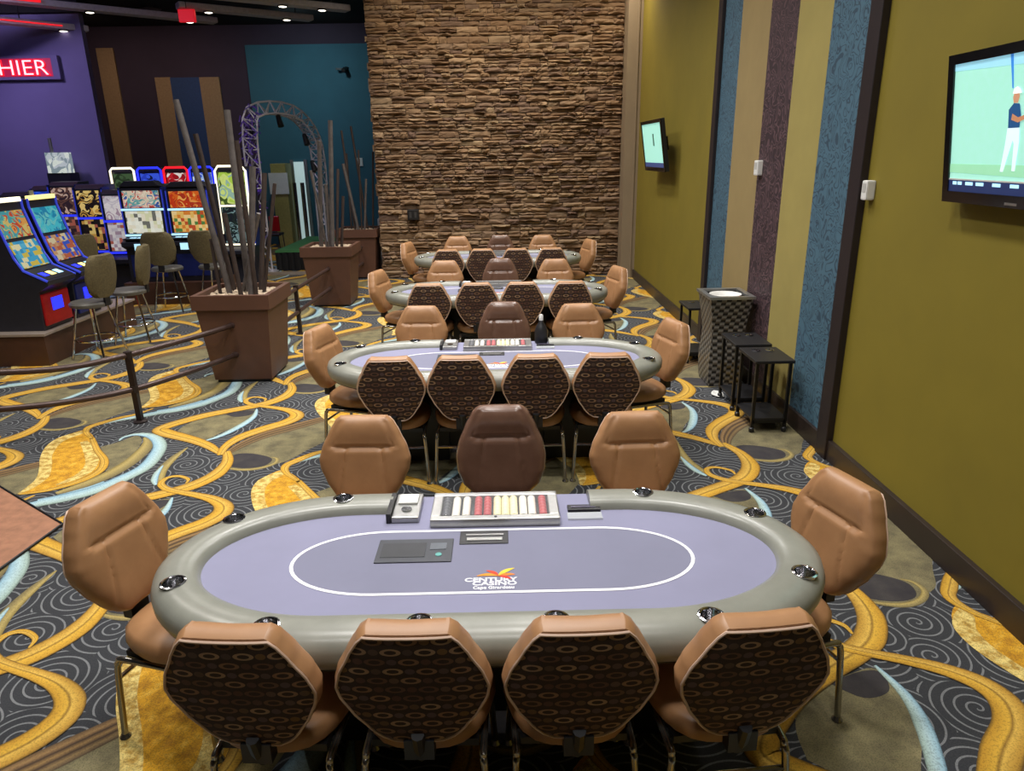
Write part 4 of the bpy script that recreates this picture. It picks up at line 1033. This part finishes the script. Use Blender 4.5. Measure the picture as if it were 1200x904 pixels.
MB().box((-(x1-x0)/2, -.03, 0), ((x1-x0)/2, .01, z1)).build('doorway_glow', glow('bright_doorway', 'b8d0d0', .6), dr)  # brightness of the doorway put in as a glowing panel
for s in (-1, 1): MB().box((s*(x1-x0)/2-.04, -.06, 0), (s*(x1-x0)/2+.04, .0, z1+.05)).build('door_jamb', 'silver', dr)
for x in (-.08, .12): MB().tube([(x, -.35, 0), (x, -.35, 1.55)], .05, 10).build('door_post', 'chrome', dr)
c = ony((422, 190), YF-.06); tag(MB().box((c.x-.07, YF-.08, c.z-.1), (c.x+.07, YF-.045, c.z+.1)).build('light_switch', 'white', bevel=.01), 'white light switch on the teal wall', 'switch')
c = ony((403, 79), YF-.3)
cm = empty('security_camera', (c.x, YF-.05, c.z), 0, 'small dark security camera high on the teal wall', 'camera')
MB().lathe([(.07, 0), (.07, .03), (0, .03)], 12).build('mount', 'black', cm); MB().tube([(0, 0, 0), (-.02, -.25, -.06)], .05, 10).build('camera_body', 'black', cm); MB().box((-.22, -.14, -.04), (.02, -.1, -.0)).build('arm', 'black', cm)
rc = empty('red_chair', (-5.35, 17.0, 0), 0, 'red chair standing beyond the truss arch', 'chair')
MB().box((-.2, -.2, .42), (.2, .2, .48)).build('seat', 'black', rc, bevel=.02); MB().box((-.12, .16, .5), (.12, .21, .85)).build('backrest', 'red', rc, bevel=.02)
for sx in (-1, 1):
    for sy in (-1, 1): MB().tube([(sx*.17, sy*.17, .42), (sx*.19, sy*.19, 0)], .014, 6).build('leg', 'chrome', rc)
wt = empty('white_panel', (-2.33, 14.3, 0), 0, 'white rounded board edge between farthest planter and stone wall', 'board')
MB().prism([(-.1, 0), (.1, 0), (.1, .9), (.06, 1.02), (-.02, 1.05), (-.1, .98)], -.03, .03, 'y').build('board', 'white', wt, bevel=.01)

# ceiling light bars
def bar(p0, p1, lamps, label, red=None, zz=4.6, rt=.08):
    a, b = onz(p0, zz), onz(p1, zz); d = (b-a); L = d.length; rz = math.atan2(d.y, d.x)
    t = empty('ceiling_light_bar', a, rz, label, 'light bar', 'suspended ceiling light bars')
    ext = 1.6 if p0[0] == 0 or p0[1] == 0 else 0
    MB().box((-ext, -.13, 0), (L, .13, .1)).build('bar_body', plain('bar_grey', 'b4b0b8', .5), t, bevel=.02)
    for px in lamps:
        c = onz(px, zz); s = (c-a).dot(d.normalized())
        l = MB().lathe([(.07, -.02), (.085, -.02), (.085, .03), (.07, .03)], 14, (s, 0, 0)).build('lamp_can', 'black', t)
        MB().lathe([(.066, -.0205), (.03, -.03), (0, -.032)], 14, (s, 0, 0)).build('lamp_lens', 'lampglow', l)
    for s in (.3, L-.3): MB().tube([(s, 0, .1), (s, 0, CEIL-zz)], .01, 6).build('hanger', 'black', t)
    if red: MB().box((-ext, -.15, .04), (red, -.131, rt)).build('red_strip', 'redglow', t)
bar((0, 3), (253, 28), [(107, 12), (220, 26)], 'long grey light bar with a red lit end above the cashier wall', .55)
bar((0, 28), (102, 38), [(70, 37)], 'lower light bar with thin red glow above the cashier sign', .9, 4.35, .055)
bar((208, 10), (365, 25), [(245, 13), (332, 24)], 'grey light bar with two lamps beside the exit sign')
bar((268, 0), (408, 14), [(328, 8), (375, 12)], 'rightmost grey light bar close to the stone wall')
c = onz((219, 17), 4.5)
ex = empty('exit_sign', c, 0, 'small glowing red sign hanging from a light bar', 'sign')
MB().box((-.14, -.03, -.12), (.14, .03, .08)).build('sign_face', 'reddim', ex, bevel=.01)
MB().tube([(0, 0, .1), (0, 0, CEIL-c.z)], .01, 6).build('hanger', 'black', ex)
